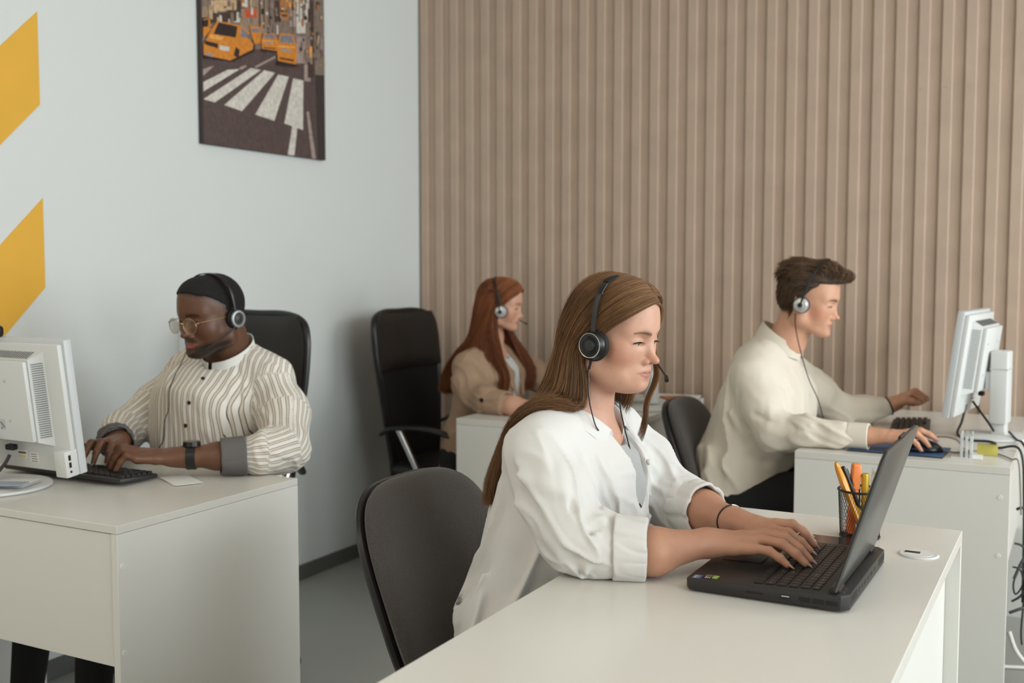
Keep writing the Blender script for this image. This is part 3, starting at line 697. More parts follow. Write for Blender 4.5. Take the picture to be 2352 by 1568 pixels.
PIC = [('road',[(2.8868,2.0784),(3.5842,2.202),(3.5955,1.7429),(2.9018,1.7399)]),('stripe',[(3.198,2.0578),(3.2545,2.0593),(3.0011,1.9019),(2.9091,1.9061)]),('stripe',[(3.2736,2.0615),(3.3371,2.0617),(3.1448,1.8888),(3.0488,1.8989)]),('stripe',[(3.3548,2.0572),(3.4185,2.0592),(3.3275,1.874),(3.2175,1.8853)]),('stripe',[(3.4458,2.0568),(3.5098,2.0577),(3.5028,1.8581),(3.3873,1.8715)]),('stripe',[(3.0709,2.0308),(3.1366,2.0437),(2.8963,1.9337),(2.8956,1.9668)]),('stripe2',[(2.8931,2.0133),(3.0018,2.0349),(2.8962,1.9884)]),('stripe2',[(2.8939,2.0407),(2.9406,2.0525),(2.8934,2.0231)]),('stripe',[(3.4362,1.8684),(3.4695,1.8722),(3.4459,1.7432),(3.4061,1.7418)]),('stripe2',[(3.527,1.9327),(3.5429,1.9392),(3.5845,1.7442),(3.5591,1.7438)]),('stripe2',[(3.5168,2.1234),(3.5598,2.1349),(3.5547,2.06),(3.5154,2.0563)]),('stripe2',[(3.2169,2.0658),(3.3366,2.126),(3.3397,2.1201),(3.2262,2.0623)]),('stripe2',[(3.1307,2.0477),(3.1674,2.064),(3.1765,2.0601),(3.1426,2.0414)]),('b1',[(2.8915,2.2459),(2.9352,2.2553),(2.9336,2.1964),(2.8899,2.1875)]),('b2',[(2.9346,2.2317),(2.9904,2.2435),(2.9893,2.2037),(2.9335,2.1924)]),('b3',[(2.9911,2.2673),(3.125,2.2962),(3.124,2.2552),(2.99,2.2276)]),('b1',[(3.125,2.2962),(3.1613,2.304),(3.1595,2.2338),(3.1232,2.2265)]),('b2',[(3.1613,2.304),(3.2418,2.3213),(3.2412,2.2961),(3.1606,2.2792)]),('red',[(3.1543,2.2697),(3.2379,2.2871),(3.2369,2.2493),(3.1534,2.2326)]),('b2',[(3.2387,2.3206),(3.2928,2.3323),(3.2898,2.2049),(3.2356,2.1947)]),('b4',[(3.2928,2.3323),(3.3383,2.3421),(3.3353,2.2135),(3.2898,2.2049)]),('b1',[(3.3383,2.3421),(3.378,2.3506),(3.376,2.2642),(3.3363,2.2564)]),('b5',[(3.3713,2.3492),(3.4251,2.3607),(3.4234,2.2823),(3.3696,2.2716)]),('b2',[(3.4246,2.3346),(3.4726,2.3447),(3.4701,2.2258),(3.422,2.2168)]),('b3',[(3.4319,2.3622),(3.4732,2.3711),(3.4725,2.3403),(3.4313,2.3317)]),('stripe',[(3.4732,2.3711),(3.5435,2.3862),(3.5407,2.2523),(3.4704,2.239)]),('b4',[(3.5077,2.3609),(3.5289,2.3654),(3.5276,2.3031),(3.5064,2.2988)]),('b1',[(3.5435,2.3862),(3.583,2.3947),(3.5767,2.0791),(3.5371,2.073)]),('b4',[(3.2908,2.2474),(3.4713,2.2831),(3.4702,2.2302),(3.2896,2.1964)]),('b1',[(3.0707,2.2482),(3.1241,2.2593),(3.1229,2.2142),(3.0695,2.2037)]),('stripe',[(3.0764,2.2414),(3.1419,2.2548),(3.141,2.2178),(3.0754,2.2048)]),('b2',[(3.1414,2.2343),(3.2592,2.2579),(3.2575,2.1862),(3.1396,2.1643)]),('b1',[(2.8904,2.207),(3.124,2.2552),(3.123,2.2183),(2.8894,2.172)]),('stripe2',[(3.4701,2.2258),(3.5333,2.2375),(3.5311,2.1302),(3.4678,2.1197)]),('b4',[(3.5274,2.2942),(3.5596,2.3005),(3.5563,2.1388),(3.5241,2.1335)]),('b2',[(2.9401,2.2329),(2.9961,2.2447),(2.9951,2.2068),(2.9391,2.1955)]),('b3',[(3.0423,2.2704),(3.1248,2.288),(3.1242,2.2634),(3.0417,2.2462)]),('stripe2',[(3.431,2.3186),(3.4688,2.3264),(3.4675,2.2648),(3.4296,2.2574)]),('b5',[(3.3711,2.3405),(3.4181,2.3506),(3.4176,2.3245),(3.3705,2.3147)]),('b1',[(3.3738,2.3111),(3.4141,2.3194),(3.4139,2.3107),(3.3736,2.3024)]),('b1',[(3.3734,2.2938),(3.4137,2.302),(3.4135,2.2933),(3.3732,2.2852)]),('b1',[(3.2481,2.3227),(3.2576,2.3247),(3.2552,2.2236),(3.2457,2.2217)]),('b1',[(3.2735,2.3281),(3.2812,2.3298),(3.2786,2.2197),(3.2709,2.2182)]),('b1',[(3.3057,2.335),(3.3135,2.3367),(3.3111,2.2344),(3.3033,2.2329)]),('b1',[(3.4449,2.3302),(3.4503,2.3313),(3.448,2.2216),(3.4425,2.2206)]),('b1',[(3.4871,2.3741),(3.4927,2.3753),(3.4908,2.2869),(3.4852,2.2858)]),('taxi',[(2.8892,2.1622),(2.9383,2.168),(2.9883,2.1638),(2.9151,2.1225),(2.8898,2.0906)]),('taxi',[(2.8899,2.1875),(2.9781,2.2014),(2.9828,2.1707),(2.889,2.1564)]),('dark',[(2.8979,2.1853),(2.9723,2.1943),(2.9688,2.168),(2.9026,2.161)]),('stripe',[(2.8938,2.134),(2.9238,2.1397),(2.9234,2.126),(2.8934,2.1223)]),('dark',[(2.9109,2.069),(2.9434,2.051),(3.0983,2.0649),(3.2088,2.1188),(3.2094,2.1439)]),('taxi',[(2.9117,2.0984),(2.9737,2.1452),(3.0478,2.1492),(3.1369,2.174),(3.1671,2.1735),(3.2157,2.145),(3.2123,2.1319),(3.0806,2.0661),(2.9437,2.0629),(2.911,2.0709)]),('taxi',[(2.9737,2.1452),(3.0146,2.1968),(3.1346,2.2043),(3.1919,2.1864),(3.1364,2.1555)]),('dark',[(2.9963,2.1475),(3.0231,2.1937),(3.1225,2.1978),(3.1125,2.1551)]),('taxiglass',[(3.1395,2.1601),(3.1435,2.1999),(3.1795,2.182),(3.1854,2.1728)]),('dark',[(2.9518,2.1155),(3.0182,2.1157),(3.0177,2.0984),(2.9514,2.1017)]),('stripe',[(3.0267,2.1132),(3.0789,2.1145),(3.0756,2.0977),(3.0262,2.0951)]),('stripe',[(2.9188,2.1153),(2.9423,2.1138),(2.9402,2.0977),(2.9172,2.0974)]),('dark',[(3.0989,2.0875),(3.1116,2.1203),(3.1323,2.1137),(3.1255,2.0818)]),('taxihi',[(2.9821,2.1429),(3.0506,2.1457),(3.0358,2.1309),(2.9732,2.1274)]),('stripe2',[(2.9551,2.0747),(2.9915,2.0751),(2.9884,2.0626),(2.9559,2.063)]),('dark',[(3.2026,2.1177),(3.2096,2.1523),(3.2189,2.1498),(3.2164,2.1243)]),('dark',[(3.2532,2.139),(3.3503,2.1491),(3.3501,2.1419),(3.2529,2.1286)]),('taxi',[(3.254,2.1739),(3.3512,2.1882),(3.3473,2.1471),(3.258,2.1399)]),('taxi',[(3.2689,2.201),(3.332,2.2108),(3.3511,2.1846),(3.2539,2.1704)]),('taxiglass',[(3.2737,2.1984),(3.327,2.2063),(3.3374,2.1913),(3.2675,2.1812)]),('stripe2',[(3.273,2.1704),(3.3214,2.1743),(3.3212,2.1672),(3.2728,2.1627)]),('taxihi',[(3.2597,2.1728),(3.3412,2.1849),(3.3412,2.1821),(3.2596,2.1693)]),('dark',[(3.2648,2.148),(3.3356,2.1557),(3.3355,2.1514),(3.2647,2.1445)]),('dark',[(3.3428,2.1092),(3.4643,2.1167),(3.464,2.1039),(3.3424,2.0905)]),('taxi',[(3.3442,2.1717),(3.4658,2.1872),(3.4605,2.1136),(3.3487,2.1102)]),('taxi',[(3.3631,2.2187),(3.442,2.2298),(3.4657,2.1808),(3.3441,2.1654)]),('taxiglass',[(3.3689,2.2136),(3.4357,2.2223),(3.4486,2.1943),(3.3611,2.1835)]),('stripe2',[(3.3678,2.1634),(3.4283,2.1653),(3.428,2.1526),(3.3675,2.1496)]),('taxihi',[(3.3513,2.1692),(3.4533,2.1824),(3.4532,2.1773),(3.3511,2.163)]),('dark',[(3.3574,2.1242),(3.446,2.1303),(3.4458,2.1226),(3.3572,2.1179)]),('taxi',[(3.1895,2.2129),(3.252,2.2209),(3.2505,2.1597),(3.2158,2.1492),(3.195,2.187)]),('taxiglass',[(3.1986,2.2064),(3.2486,2.2131),(3.242,2.198),(3.2013,2.1924)])]
# ------------------------------------------------------------------ printed canvas on the left wall
cv = thing('wall_picture', 'tall canvas print of a city street with yellow taxis on the white wall', 'picture', (XW, 3.295, 1.748))
cy0, cy1, cz0, cz1 = 2.941, 3.652, 1.748, 2.78
B().box((.012, 0, (cz1 - cz0) / 2), (.022, cy1 - cy0, cz1 - cz0), .002, 2).done('canvas', mat('canvas_dark', srgb(62, 52, 50), .6), cv)
pm = {'road': srgb(84, 68, 66), 'stripe': srgb(205, 198, 188), 'stripe2': srgb(160, 142, 134), 'taxi': srgb(206, 128, 44), 'taxihi': srgb(228, 164, 84),
      'taxiglass': srgb(120, 120, 130), 'dark': srgb(44, 32, 28), 'b1': srgb(70, 54, 46), 'b2': srgb(150, 126, 104), 'b3': srgb(196, 164, 128), 'b4': srgb(126, 108, 96), 'b5': srgb(176, 112, 60), 'red': srgb(196, 84, 52)}
pk = list(pm); b = B(); n_l = 0
_k = next(i for i, p in enumerate(PIC) if p[0] == 'taxi'); _r = random.Random(3); _ex = []
for _i in range(420):
    _y = _r.uniform(cy0 + .01, cy1 - .02); _z = _r.uniform(2.10 + (_y - cy0) * .05, cz1 - .05); _w = _r.uniform(.004, .016); _h = _r.uniform(.006, .05) * (1 if _r.random() < .7 else .3)
    _ex.append((_r.choice(['b1', 'b1', 'b2', 'b3', 'b4', 'b5', 'stripe', 'dark', 'dark', 'stripe2', 'taxihi' if _i % 5 == 0 else 'b1', 'red' if _i % 9 == 0 else 'b4']), [(_y, _z), (_y + _w, _z + _w * .14), (_y + _w, _z + _h), (_y, _z + _h)]))
PIC_ALL = PIC[:_k] + _ex + PIC[_k:]
for name_, pts in [('b4', [(cy0 + .004, 2.02), (cy1 - .002, 2.10), (cy1 - .002, cz1 - .004), (cy0 + .004, cz1 - .004)])] + PIC_ALL:
    b.mi = pk.index(name_); n_l += 1
    pts = [(min(max(y, cy0 + .003), cy1 - .001), min(max(z, cz0 + .001), cz1 - .002)) for y, z in pts]
    n0 = len(b.bm.faces)
    try: b.bm.faces.new([b.bm.verts.new((.0232 + .00001 * n_l, y - 3.295, z - 1.748)) for y, z in pts])
    except ValueError: pass
    b._mark(n0)
_o = b.done('print', [mat('print_' + k, pm[k], .55, noise=(70, .18)) for k in pk], cv, smooth=False)

# ------------------------------------------------------------------ right desk: mouse mat, mouse, holder, note, cables
t = thing('mouse_mat', 'blue mouse mat on the right desk under the young man\'s hand', 'mouse mat', (-.475, 3.385, .7503), rad(-1))
B().box((0, 0, .0015), (.27, .19, .003), .001, 1).done('mat_rubber', M['blackplastic'], t)
B().box((0, 0, .0032), (.266, .186, .001), .0004, 1).done('mat_top', mat('mat_blue', srgb(64, 92, 130), .6, noise=(12, .2)), t)
M['mouse'] = mat('mouse_black', srgb(22, 24, 30), .25)
t = thing('computer_mouse', 'black computer mouse under the young man\'s hand on the blue mat', 'mouse', (-.405, 3.375, .7545), rad(8))
B().ball((0, 0, .0), .1, 24, (.56, .31, .34)).done('shell', M['mouse'], t)
bm_ = [o for o in t.children][0].data
for v in bm_.vertices:
    if v.co.z < 0: v.co.z = 0
B().box((.034, 0, .029), (.014, .005, .008), .002).done('wheel', M['greyplastic'], t)
t = thing('acrylic_holder', 'clear acrylic block of card holder panels on the right desk beside the yellow note', 'card holder', (-.285, 3.375, .7505), rad(4))
M['acrylic'] = mat('acrylic', (.95, .97, .97), .08, trans=.55, ior=1.45)
for k in range(3): B().box((-.014 + .013 * k, 0, .033), (.009, .115, .064), .0012, 1).done('clear_panel', M['acrylic'], t)
B().box((0, 0, .001), (.085, .120, .002), .0006, 1).done('base_sheet', M['paper'], t)
t = thing('sticky_note', 'curled yellow sticky note standing on the right desk', 'note', (-.232, 3.400, .7505), rad(95))
b = B(); n0 = 10; rows = []
for k in range(n0 + 1):
    a = k / n0
    x = -.016 + .034 * math.sin(a * 2.6) * .9; z = .036 - .036 * (1 - math.cos(a * 2.6)) / 1.86
    rows.append([b.bm.verts.new((x + dx, y, z)) for y in (-.028, .028) for dx in (0,)])
rows.append([b.bm.verts.new((.040, -.028, .0012)), b.bm.verts.new((.036, .028, .0012))])
for i in range(len(rows) - 1): b.bm.faces.new((rows[i][0], rows[i][1], rows[i + 1][1], rows[i + 1][0]))
bmesh.ops.solidify(b.bm, geom=list(b.bm.faces), thickness=.0006)
b.done('paper', mat('note_yellow', srgb(242, 232, 140), .6), t)

def cable(name, label, pts, r, m, group=None):
    b = B(); b.tube(pts, r, 8, 7); o = b.done(name, m); tag(o, label, 'cable', group); return o
cable('monitor_cable', 'black power cable drooping from the right monitor to the desk', [(-.325, 3.77, .855), (-.335, 3.75, .80), (-.342, 3.70, .765), (-.30, 3.66, .7545), (-.25, 3.66, .7545), (-.225, 3.62, .7545), (-.245, 3.56, .7545), (-.21, 3.54, .7545), (-.15, 3.52, .753), (-.135, 3.50, .60), (-.13, 3.5, .3)], .0038, M['cable'])
cable('video_cable', 'black video cable running from the right monitor down behind its column', [(-.31, 3.82, .86), (-.285, 3.80, .83), (-.255, 3.75, .80), (-.238, 3.74, .775)], .0036, M['cable'])
cable('column_cable', 'black cable leaving the foot of the right monitor column to the edge', [(-.195, 3.76, .775), (-.17, 3.70, .760), (-.15, 3.66, .755), (-.135, 3.64, .70), (-.13, 3.64, .45)], .0036, M['cable'])
cable('keyboard_cable', 'grey cable looping over the right desk behind the mouse', [(-.42, 3.63, .757), (-.37, 3.60, .768), (-.33, 3.54, .770), (-.30, 3.47, .7545), (-.285, 3.455, .7540)], .0026, M['cablegrey'])
cable('mouse_cable', 'thin grey mouse cable crossing the right desk past the yellow note', [(-.352, 3.385, .757), (-.33, 3.385, .7565), (-.315, 3.382, .756), (-.25, 3.46, .7545), (-.20, 3.42, .7535), (-.165, 3.35, .7535), (-.145, 3.33, .745), (-.135, 3.33, .60)], .0024, M['cablegrey'])
cable('left_monitor_cable', 'black cable hanging from the back of the left monitor', [(-2.350, 1.752, .834), (-2.352, 1.735, .81), (-2.365, 1.70, .778), (-2.42, 1.66, .772)], .0042, M['cable'])

# tangle behind the right desk, seen past its edge
t_ = 'cables dangling behind the right desk'
rng = random.Random(5)
cable('hanging_cable', 'black cable bending over with a plug end, topmost in the tangle at the right edge', [(-.150, 3.40, .600), (-.135, 3.40, .606), (-.115, 3.42, .590), (-.105, 3.44, .54), (-.112, 3.43, .49), (-.135, 3.40, .44), (-.15, 3.38, .40)], .0042, M['cable'], t_)
cable('hanging_cable', 'black looped cable at the right edge below the plug end', [(-.152, 3.40, .50), (-.130, 3.41, .49), (-.115, 3.42, .45), (-.115, 3.41, .39), (-.130, 3.40, .35), (-.155, 3.39, .33)], .0034, M['cable'], t_)
cable('hanging_cable', 'thin black cable coiled in two rings at the right edge', [(-.155, 3.40, .43), (-.135, 3.41, .42), (-.128, 3.41, .38), (-.145, 3.40, .35), (-.152, 3.40, .38), (-.138, 3.41, .43), (-.122, 3.42, .40), (-.125, 3.42, .32), (-.128, 3.41, .24), (-.125, 3.41, .20)], .0026, M['cable'], t_)
cable('hanging_cable', 'thick black cable running level near the floor at the right edge', [(-.158, 3.36, .305), (-.13, 3.38, .315), (-.10, 3.42, .320), (-.06, 3.46, .318)], .0045, M['cable'], t_)
cable('floor_cable', 'thick white cable sweeping to the floor at the right edge', [(-.158, 3.36, .25), (-.14, 3.36, .20), (-.115, 3.37, .165), (-.08, 3.39, .14), (-.03, 3.42, .10), (.03, 3.46, .02)], .0065, M['cablewhite'], t_)
cable('floor_cable', 'thin white cable lying across the floor at the right edge', [(-.30, 3.72, .008), (-.12, 3.78, .008), (.02, 3.86, .008), (.2, 3.98, .008)], .006, M['cablewhite'], t_)
cable('floor_cable', 'white cable curling up beside the tangle at the right edge', [(-.10, 3.55, .008), (-.07, 3.57, .10), (-.085, 3.55, .22), (-.11, 3.53, .30), (-.09, 3.52, .36), (-.05, 3.52, .40)], .005, M['cablewhite'], t_)
t = thing('power_strip', 'dark power plug hanging in the cable tangle at the right edge', 'plug', (-.118, 3.425, .37))
B().box((0, 0, 0), (.022, .022, .045), .006, 2).done('plug_body', M['cable'], t)
B().cyl((0, 0, .022), (0, 0, .04), .006, .0045, n=12).done('strain_relief', M['cable'], t)

# ------------------------------------------------------------------ papers
def papers(name, label, loc, rz, w, d, n, m, cat='papers', curl=0):
    t = thing(name, label, cat, loc, rz)
    rr = random.Random(len(label))
    for k in range(n):
        B().box((rr.uniform(-.006, .006), rr.uniform(-.006, .006), .001 + .0016 * k), (w, d, .0012), 0, R=Matrix.Rotation(rr.uniform(-.05, .05), 3, 'Z')).done('sheet', m, t)
    return t
papers('paper_stack', 'stack of white papers on the back desk behind the black chair', (-1.50, 4.215, .7505), rad(8), .21, .28, 6, M['paper'])
t = thing('folder', 'orange folder lying on the white papers on the back desk', 'folder', (-1.44, 4.17, .7612), rad(38))
B().box((0, 0, .003), (.11, .20, .005), .001, 1).done('cover', mat('folder_orange', srgb(190, 112, 70), .6), t)
papers('note_paper', 'white note slips lying on the base of the left monitor', (-2.32, 1.735, .7665), rad(20), .09, .07, 4, M['paper'])
t = thing('plastic_sleeve', 'bluish plastic sleeve on the base of the left monitor', 'sleeve', (-2.30, 1.700, .7735), rad(24))
B().box((0, 0, .002), (.10, .045, .003), .001, 1).done('sleeve', mat('sleeve_blue', srgb(150, 162, 180), .2), t)
papers('paper_slip', 'pale paper slip on the left desk beneath the watch hand', (-2.045, 2.015, .7505), rad(-28), .13, .07, 2, M['paper'])
cable('headset_cable', 'thin black headset cable lying on the foreground desk behind the woman\'s forearm', [(-.80, 2.06, .7522), (-.74, 2.055, .7525), (-.69, 2.085, .7525), (-.66, 2.07, .7525), (-.69, 2.045, .7525), (-.75, 2.03, .7522)], .0016, M['cable'])
# ================================================================== people: implicit surfaces meshed into smooth bodies
F32 = np.float32
def A(*v): return np.array(v, dtype=F32)
def s_ell(P, c, r):
    r = np.array(r, F32); q = P - np.array(c, F32)
    k0 = np.linalg.norm(q / r, axis=1); k1 = np.linalg.norm(q / (r * r), axis=1) + 1e-9
    return k0 * (k0 - 1) / k1
def s_cone(P, a, b, ra, rb):
    a = np.array(a, F32); ab = np.array(b, F32) - a
    t = np.clip(((P - a) @ ab) / (ab @ ab + 1e-12), 0, 1)
    return np.linalg.norm(P - a - t[:, None] * ab, axis=1) - (ra + (rb - ra) * t)
def smin(a, b, k):
    h = np.clip(.5 + .5 * (b - a) / k, 0, 1)
    return b + (a - b) * h - k * h * (1 - h)
def smax(a, b, k): return -smin(-a, -b, k)
def s_chain(P, pts, rs, k=.006):
    d = None
    for i in range(len(pts) - 1):
        e = s_cone(P, pts[i], pts[i + 1], rs[i], rs[i + 1])
        d = e if d is None else smin(d, e, k)
    return d
def s_loft(P, pts, rx, ry, side, k=.03, p=2.0):
    """elliptical tube: rx half width along `side`, ry half depth across it"""
    side = np.array(side, F32); side = side / np.linalg.norm(side); d = None
    for i in range(len(pts) - 1):
        a = np.array(pts[i], F32); ab = np.array(pts[i + 1], F32) - a; L = np.linalg.norm(ab); ax = ab / L
        sd = side - ax * (side @ ax); sd /= np.linalg.norm(sd); nn = np.cross(ax, sd)
        q = P - a; h = q @ ax; t = np.clip(h / L, 0, 1)
        X = rx[i] + (rx[i + 1] - rx[i]) * t; Y = ry[i] + (ry[i + 1] - ry[i]) * t
        over = h - t * L
        u = np.abs(q @ sd) / X; w = np.abs(q @ nn) / Y; m = np.minimum(X, Y)
        kk = (u ** p + w ** p + (np.abs(over) / m) ** p) ** (1 / p)
        e = (kk - 1) * m
        d = e if d is None else smin(d, e, k)
    return d
_rs = np.random.RandomState(7); _tab = _rs.rand(32, 32, 32).astype(F32) * 2 - 1
def vnoise(P, f, off=0.0):
    q = P * F32(f) + F32(off); i = np.floor(q).astype(np.int64); t = q - i; t = t * t * (3 - 2 * t); i &= 31; j = (i + 1) & 31
    g = lambda a, b, c: _tab[a, b, c]
    x0, y0, z0 = i.T; x1, y1, z1 = j.T; tx, ty, tz = t.T
    return ((g(x0, y0, z0) * (1 - tx) + g(x1, y0, z0) * tx) * (1 - ty) + (g(x0, y1, z0) * (1 - tx) + g(x1, y1, z0) * tx) * ty) * (1 - tz) + \
           ((g(x0, y0, z1) * (1 - tx) + g(x1, y0, z1) * tx) * (1 - ty) + (g(x0, y1, z1) * (1 - tx) + g(x1, y1, z1) * tx) * ty) * tz
def folds(P, axis, f_across, f_along, amp, off=0.0, sharp=1.0):
    """cloth folds running along `axis`"""
    ax = np.array(axis, F32); ax /= np.linalg.norm(ax)
    al = P @ ax; Q = (P - al[:, None] * ax) * F32(f_across) + (al * F32(f_along))[:, None] * ax
    Q = Q + vnoise(P, 7.0, off + 3)[:, None] * F32(.55)
    n = vnoise(Q, 1.0, off) + .4 * vnoise(Q, 2.1, off + 9)
    n2 = vnoise(Q * F32(1.9), 1.0, off + 17)
    r = np.exp(-(n / .20) ** 2); r2 = np.exp(-(n2 / .22) ** 2)
    return F32(amp) * (.55 - r * 1.15 - r2 * .45 + .6 * n)
def crease(P, a, b, r, amp):
    """one raised ridge (amp>0) or valley along a segment"""
    d = s_cone(P, a, b, 0, 0)
    return F32(amp) * np.exp(-(d / F32(r)) ** 2)

_C8 = np.array([(0,0,0),(1,0,0),(1,1,0),(0,1,0),(0,0,1),(1,0,1),(1,1,1),(0,1,1)])
_E12 = [(0,1),(1,2),(3,2),(0,3),(4,5),(5,6),(7,6),(4,7),(0,4),(1,5),(2,6),(3,7)]
def mesh_sdf(fn, lo, hi, h):
    """surface nets on a sparse grid; returns vertices and quads"""
    lo = np.array(lo, float); hi = np.array(hi, float)
    K = 4; H = h * K
    nb = np.ceil((hi - lo) / H).astype(int) + 1
    n = nb * K + 1
    gx = [lo[i] + np.arange(nb[i] + 1) * H for i in range(3)]
    G = np.stack(np.meshgrid(*gx, indexing='ij'), -1).reshape(-1, 3).astype(F32)
    dc = fn(G).reshape(nb + 1)
    act = np.zeros(nb, bool); mn = np.full(nb, 9.0); sg = np.zeros(nb, bool)
    for c in _C8:
        v = dc[c[0]:c[0] + nb[0], c[1]:c[1] + nb[1], c[2]:c[2] + nb[2]]
        mn = np.minimum(mn, np.abs(v))
    act = mn < H * 1.6
    D = np.repeat(np.repeat(np.repeat(np.sign(dc) * 1.0, K, 0), K, 1), K, 2)[:n[0], :n[1], :n[2]].astype(F32)
    D[D == 0] = 1
    pm = np.zeros(n, bool)
    bi = np.argwhere(act)
    o = np.stack(np.meshgrid(*[np.arange(K + 1)] * 3, indexing='ij'), -1).reshape(-1, 3)
    for s0 in range(0, len(bi), 20000):
        ii = (bi[s0:s0 + 20000, None] * K + o[None]).reshape(-1, 3); pm[ii[:, 0], ii[:, 1], ii[:, 2]] = True
    idx = np.argwhere(pm)
    for s0 in range(0, len(idx), 400000):
        ii = idx[s0:s0 + 400000]
        D[ii[:, 0], ii[:, 1], ii[:, 2]] = fn((lo + ii * h).astype(F32))
    # active cells
    neg = D < 0; m = n - 1
    cnt = np.zeros(m, np.int8)
    for c in _C8: cnt += neg[c[0]:c[0] + m[0], c[1]:c[1] + m[1], c[2]:c[2] + m[2]]
    okb = np.repeat(np.repeat(np.repeat(act, K, 0), K, 1), K, 2)[:m[0], :m[1], :m[2]]
    cells = np.argwhere((cnt > 0) & (cnt < 8) & okb)
    ids = np.full(m, -1, np.int64); ids[tuple(cells.T)] = np.arange(len(cells))
    acc = np.zeros((len(cells), 3)); ct = np.zeros(len(cells))
    for a, b in _E12:
        ca, cb = _C8[a], _C8[b]
        va = D[tuple((cells + ca).T)]; vb = D[tuple((cells + cb).T)]
        x = (va < 0) != (vb < 0); t = np.where(x, va / np.where(x, va - vb, 1), 0)
        acc += np.where(x[:, None], ca + t[:, None] * (cb - ca), 0); ct += x
    V = lo + (cells + acc / np.maximum(ct, 1)[:, None]) * h
    quads = []
    for ax in range(3):
        u, w = (ax + 1) % 3, (ax + 2) % 3
        s0 = [slice(1, None)] * 3; s0[ax] = slice(0, -1)
        s1 = [slice(1, None)] * 3; s1[ax] = slice(1, None)
        s0 = tuple(slice(1, -1) if i != ax else slice(0, -1) for i in range(3)); s1 = tuple(slice(1, -1) if i != ax else slice(1, None) for i in range(3))
        A0, B0 = neg[s0], neg[s1]
        for flip in (False, True):
            e = np.argwhere((~A0 & B0) if flip else (A0 & ~B0))
            if not len(e): continue
            e = e + np.array([1 if i != ax else 0 for i in range(3)])
            du = np.zeros(3, int); du[u] = 1; dw = np.zeros(3, int); dw[w] = 1
            q = np.stack([ids[tuple((e - du - dw).T)], ids[tuple((e - dw).T)], ids[tuple(e.T)], ids[tuple((e - du).T)]], 1)
            if flip: q = q[:, ::-1]
            quads.append(q[(q >= 0).all(1)])
    return V, np.concatenate(quads)

def np_mesh(name, V, Q, mats, parent=None, world=True, colors=None, smooth=True):
    me = bpy.data.meshes.new(name)
    k = Q.shape[1]
    me.vertices.add(len(V)); me.vertices.foreach_set('co', V.astype(F32).ravel())
    me.loops.add(Q.size); me.loops.foreach_set('vertex_index', Q.astype(np.int32).ravel())
    me.polygons.add(len(Q)); me.polygons.foreach_set('loop_start', np.arange(len(Q), dtype=np.int32) * k)
    me.update(calc_edges=True); me.validate()
    if smooth: me.polygons.foreach_set('use_smooth', np.ones(len(me.polygons), bool))
    if colors is not None:
        ca = me.color_attributes.new('pigment', 'FLOAT_COLOR', 'POINT')
        c4 = np.ones((len(V), 4), F32); c4[:, :3] = colors; ca.data.foreach_set('color', c4.ravel())
    for m_ in (mats if isinstance(mats, (list, tuple)) else [mats]): me.materials.append(m_)
    o = bpy.data.objects.new(name, me); COL.objects.link(o)
    if parent is not None:
        o.parent = parent
        if world: o.location = -parent.location
    return o
def joined(parts):
    """several (V, Q) into one"""
    V = []; Q = []; n = 0
    for v, q in parts: V.append(v); Q.append(q + n); n += len(v)
    return np.concatenate(V), np.concatenate(Q)

class Head:
    """head frame: x = person's right, y = forward, z = up; origin between the eyes' level and the ears"""
    def __init__(s, origin, yaw, pitch=0, roll=0, scale=1.0, zs=1.0, ys=1.0):
        s.zs = zs; s.ys = ys
        # yaw: azimuth of the gaze measured from +X towards +Y (degrees)
        f = Vector((math.cos(rad(yaw)), math.sin(rad(yaw)), 0)); r = Vector((math.sin(rad(yaw)), -math.cos(rad(yaw)), 0)); u = Vector((0, 0, 1))
        R = Matrix((r, f, u)).transposed()
        R = R @ Matrix.Rotation(rad(-pitch), 3, 'X') @ Matrix.Rotation(rad(roll), 3, 'Y')
        s.R = np.array(R); s.o = np.array(origin, float); s.k = scale; s.Rm = R
    def loc(s, P):
        q = (((P - s.o) @ s.R) / s.k).astype(F32)
        q[:, 2] = np.where(q[:, 2] < 0, q[:, 2] / s.zs, q[:, 2]); q[:, 1] = np.where(q[:, 1] < 0, q[:, 1] / s.ys, q[:, 1]); return q
    def w(s, p):
        p = np.array(p, float); p[2] = p[2] * s.zs if p[2] < 0 else p[2]; p[1] = p[1] * s.ys if p[1] < 0 else p[1]
        return s.o + s.R @ (p * s.k)
    def wv(s, p): return Vector(s.w(p))
    def M(s): return Matrix.Translation(s.o) @ (s.Rm * s.k).to_4x4()

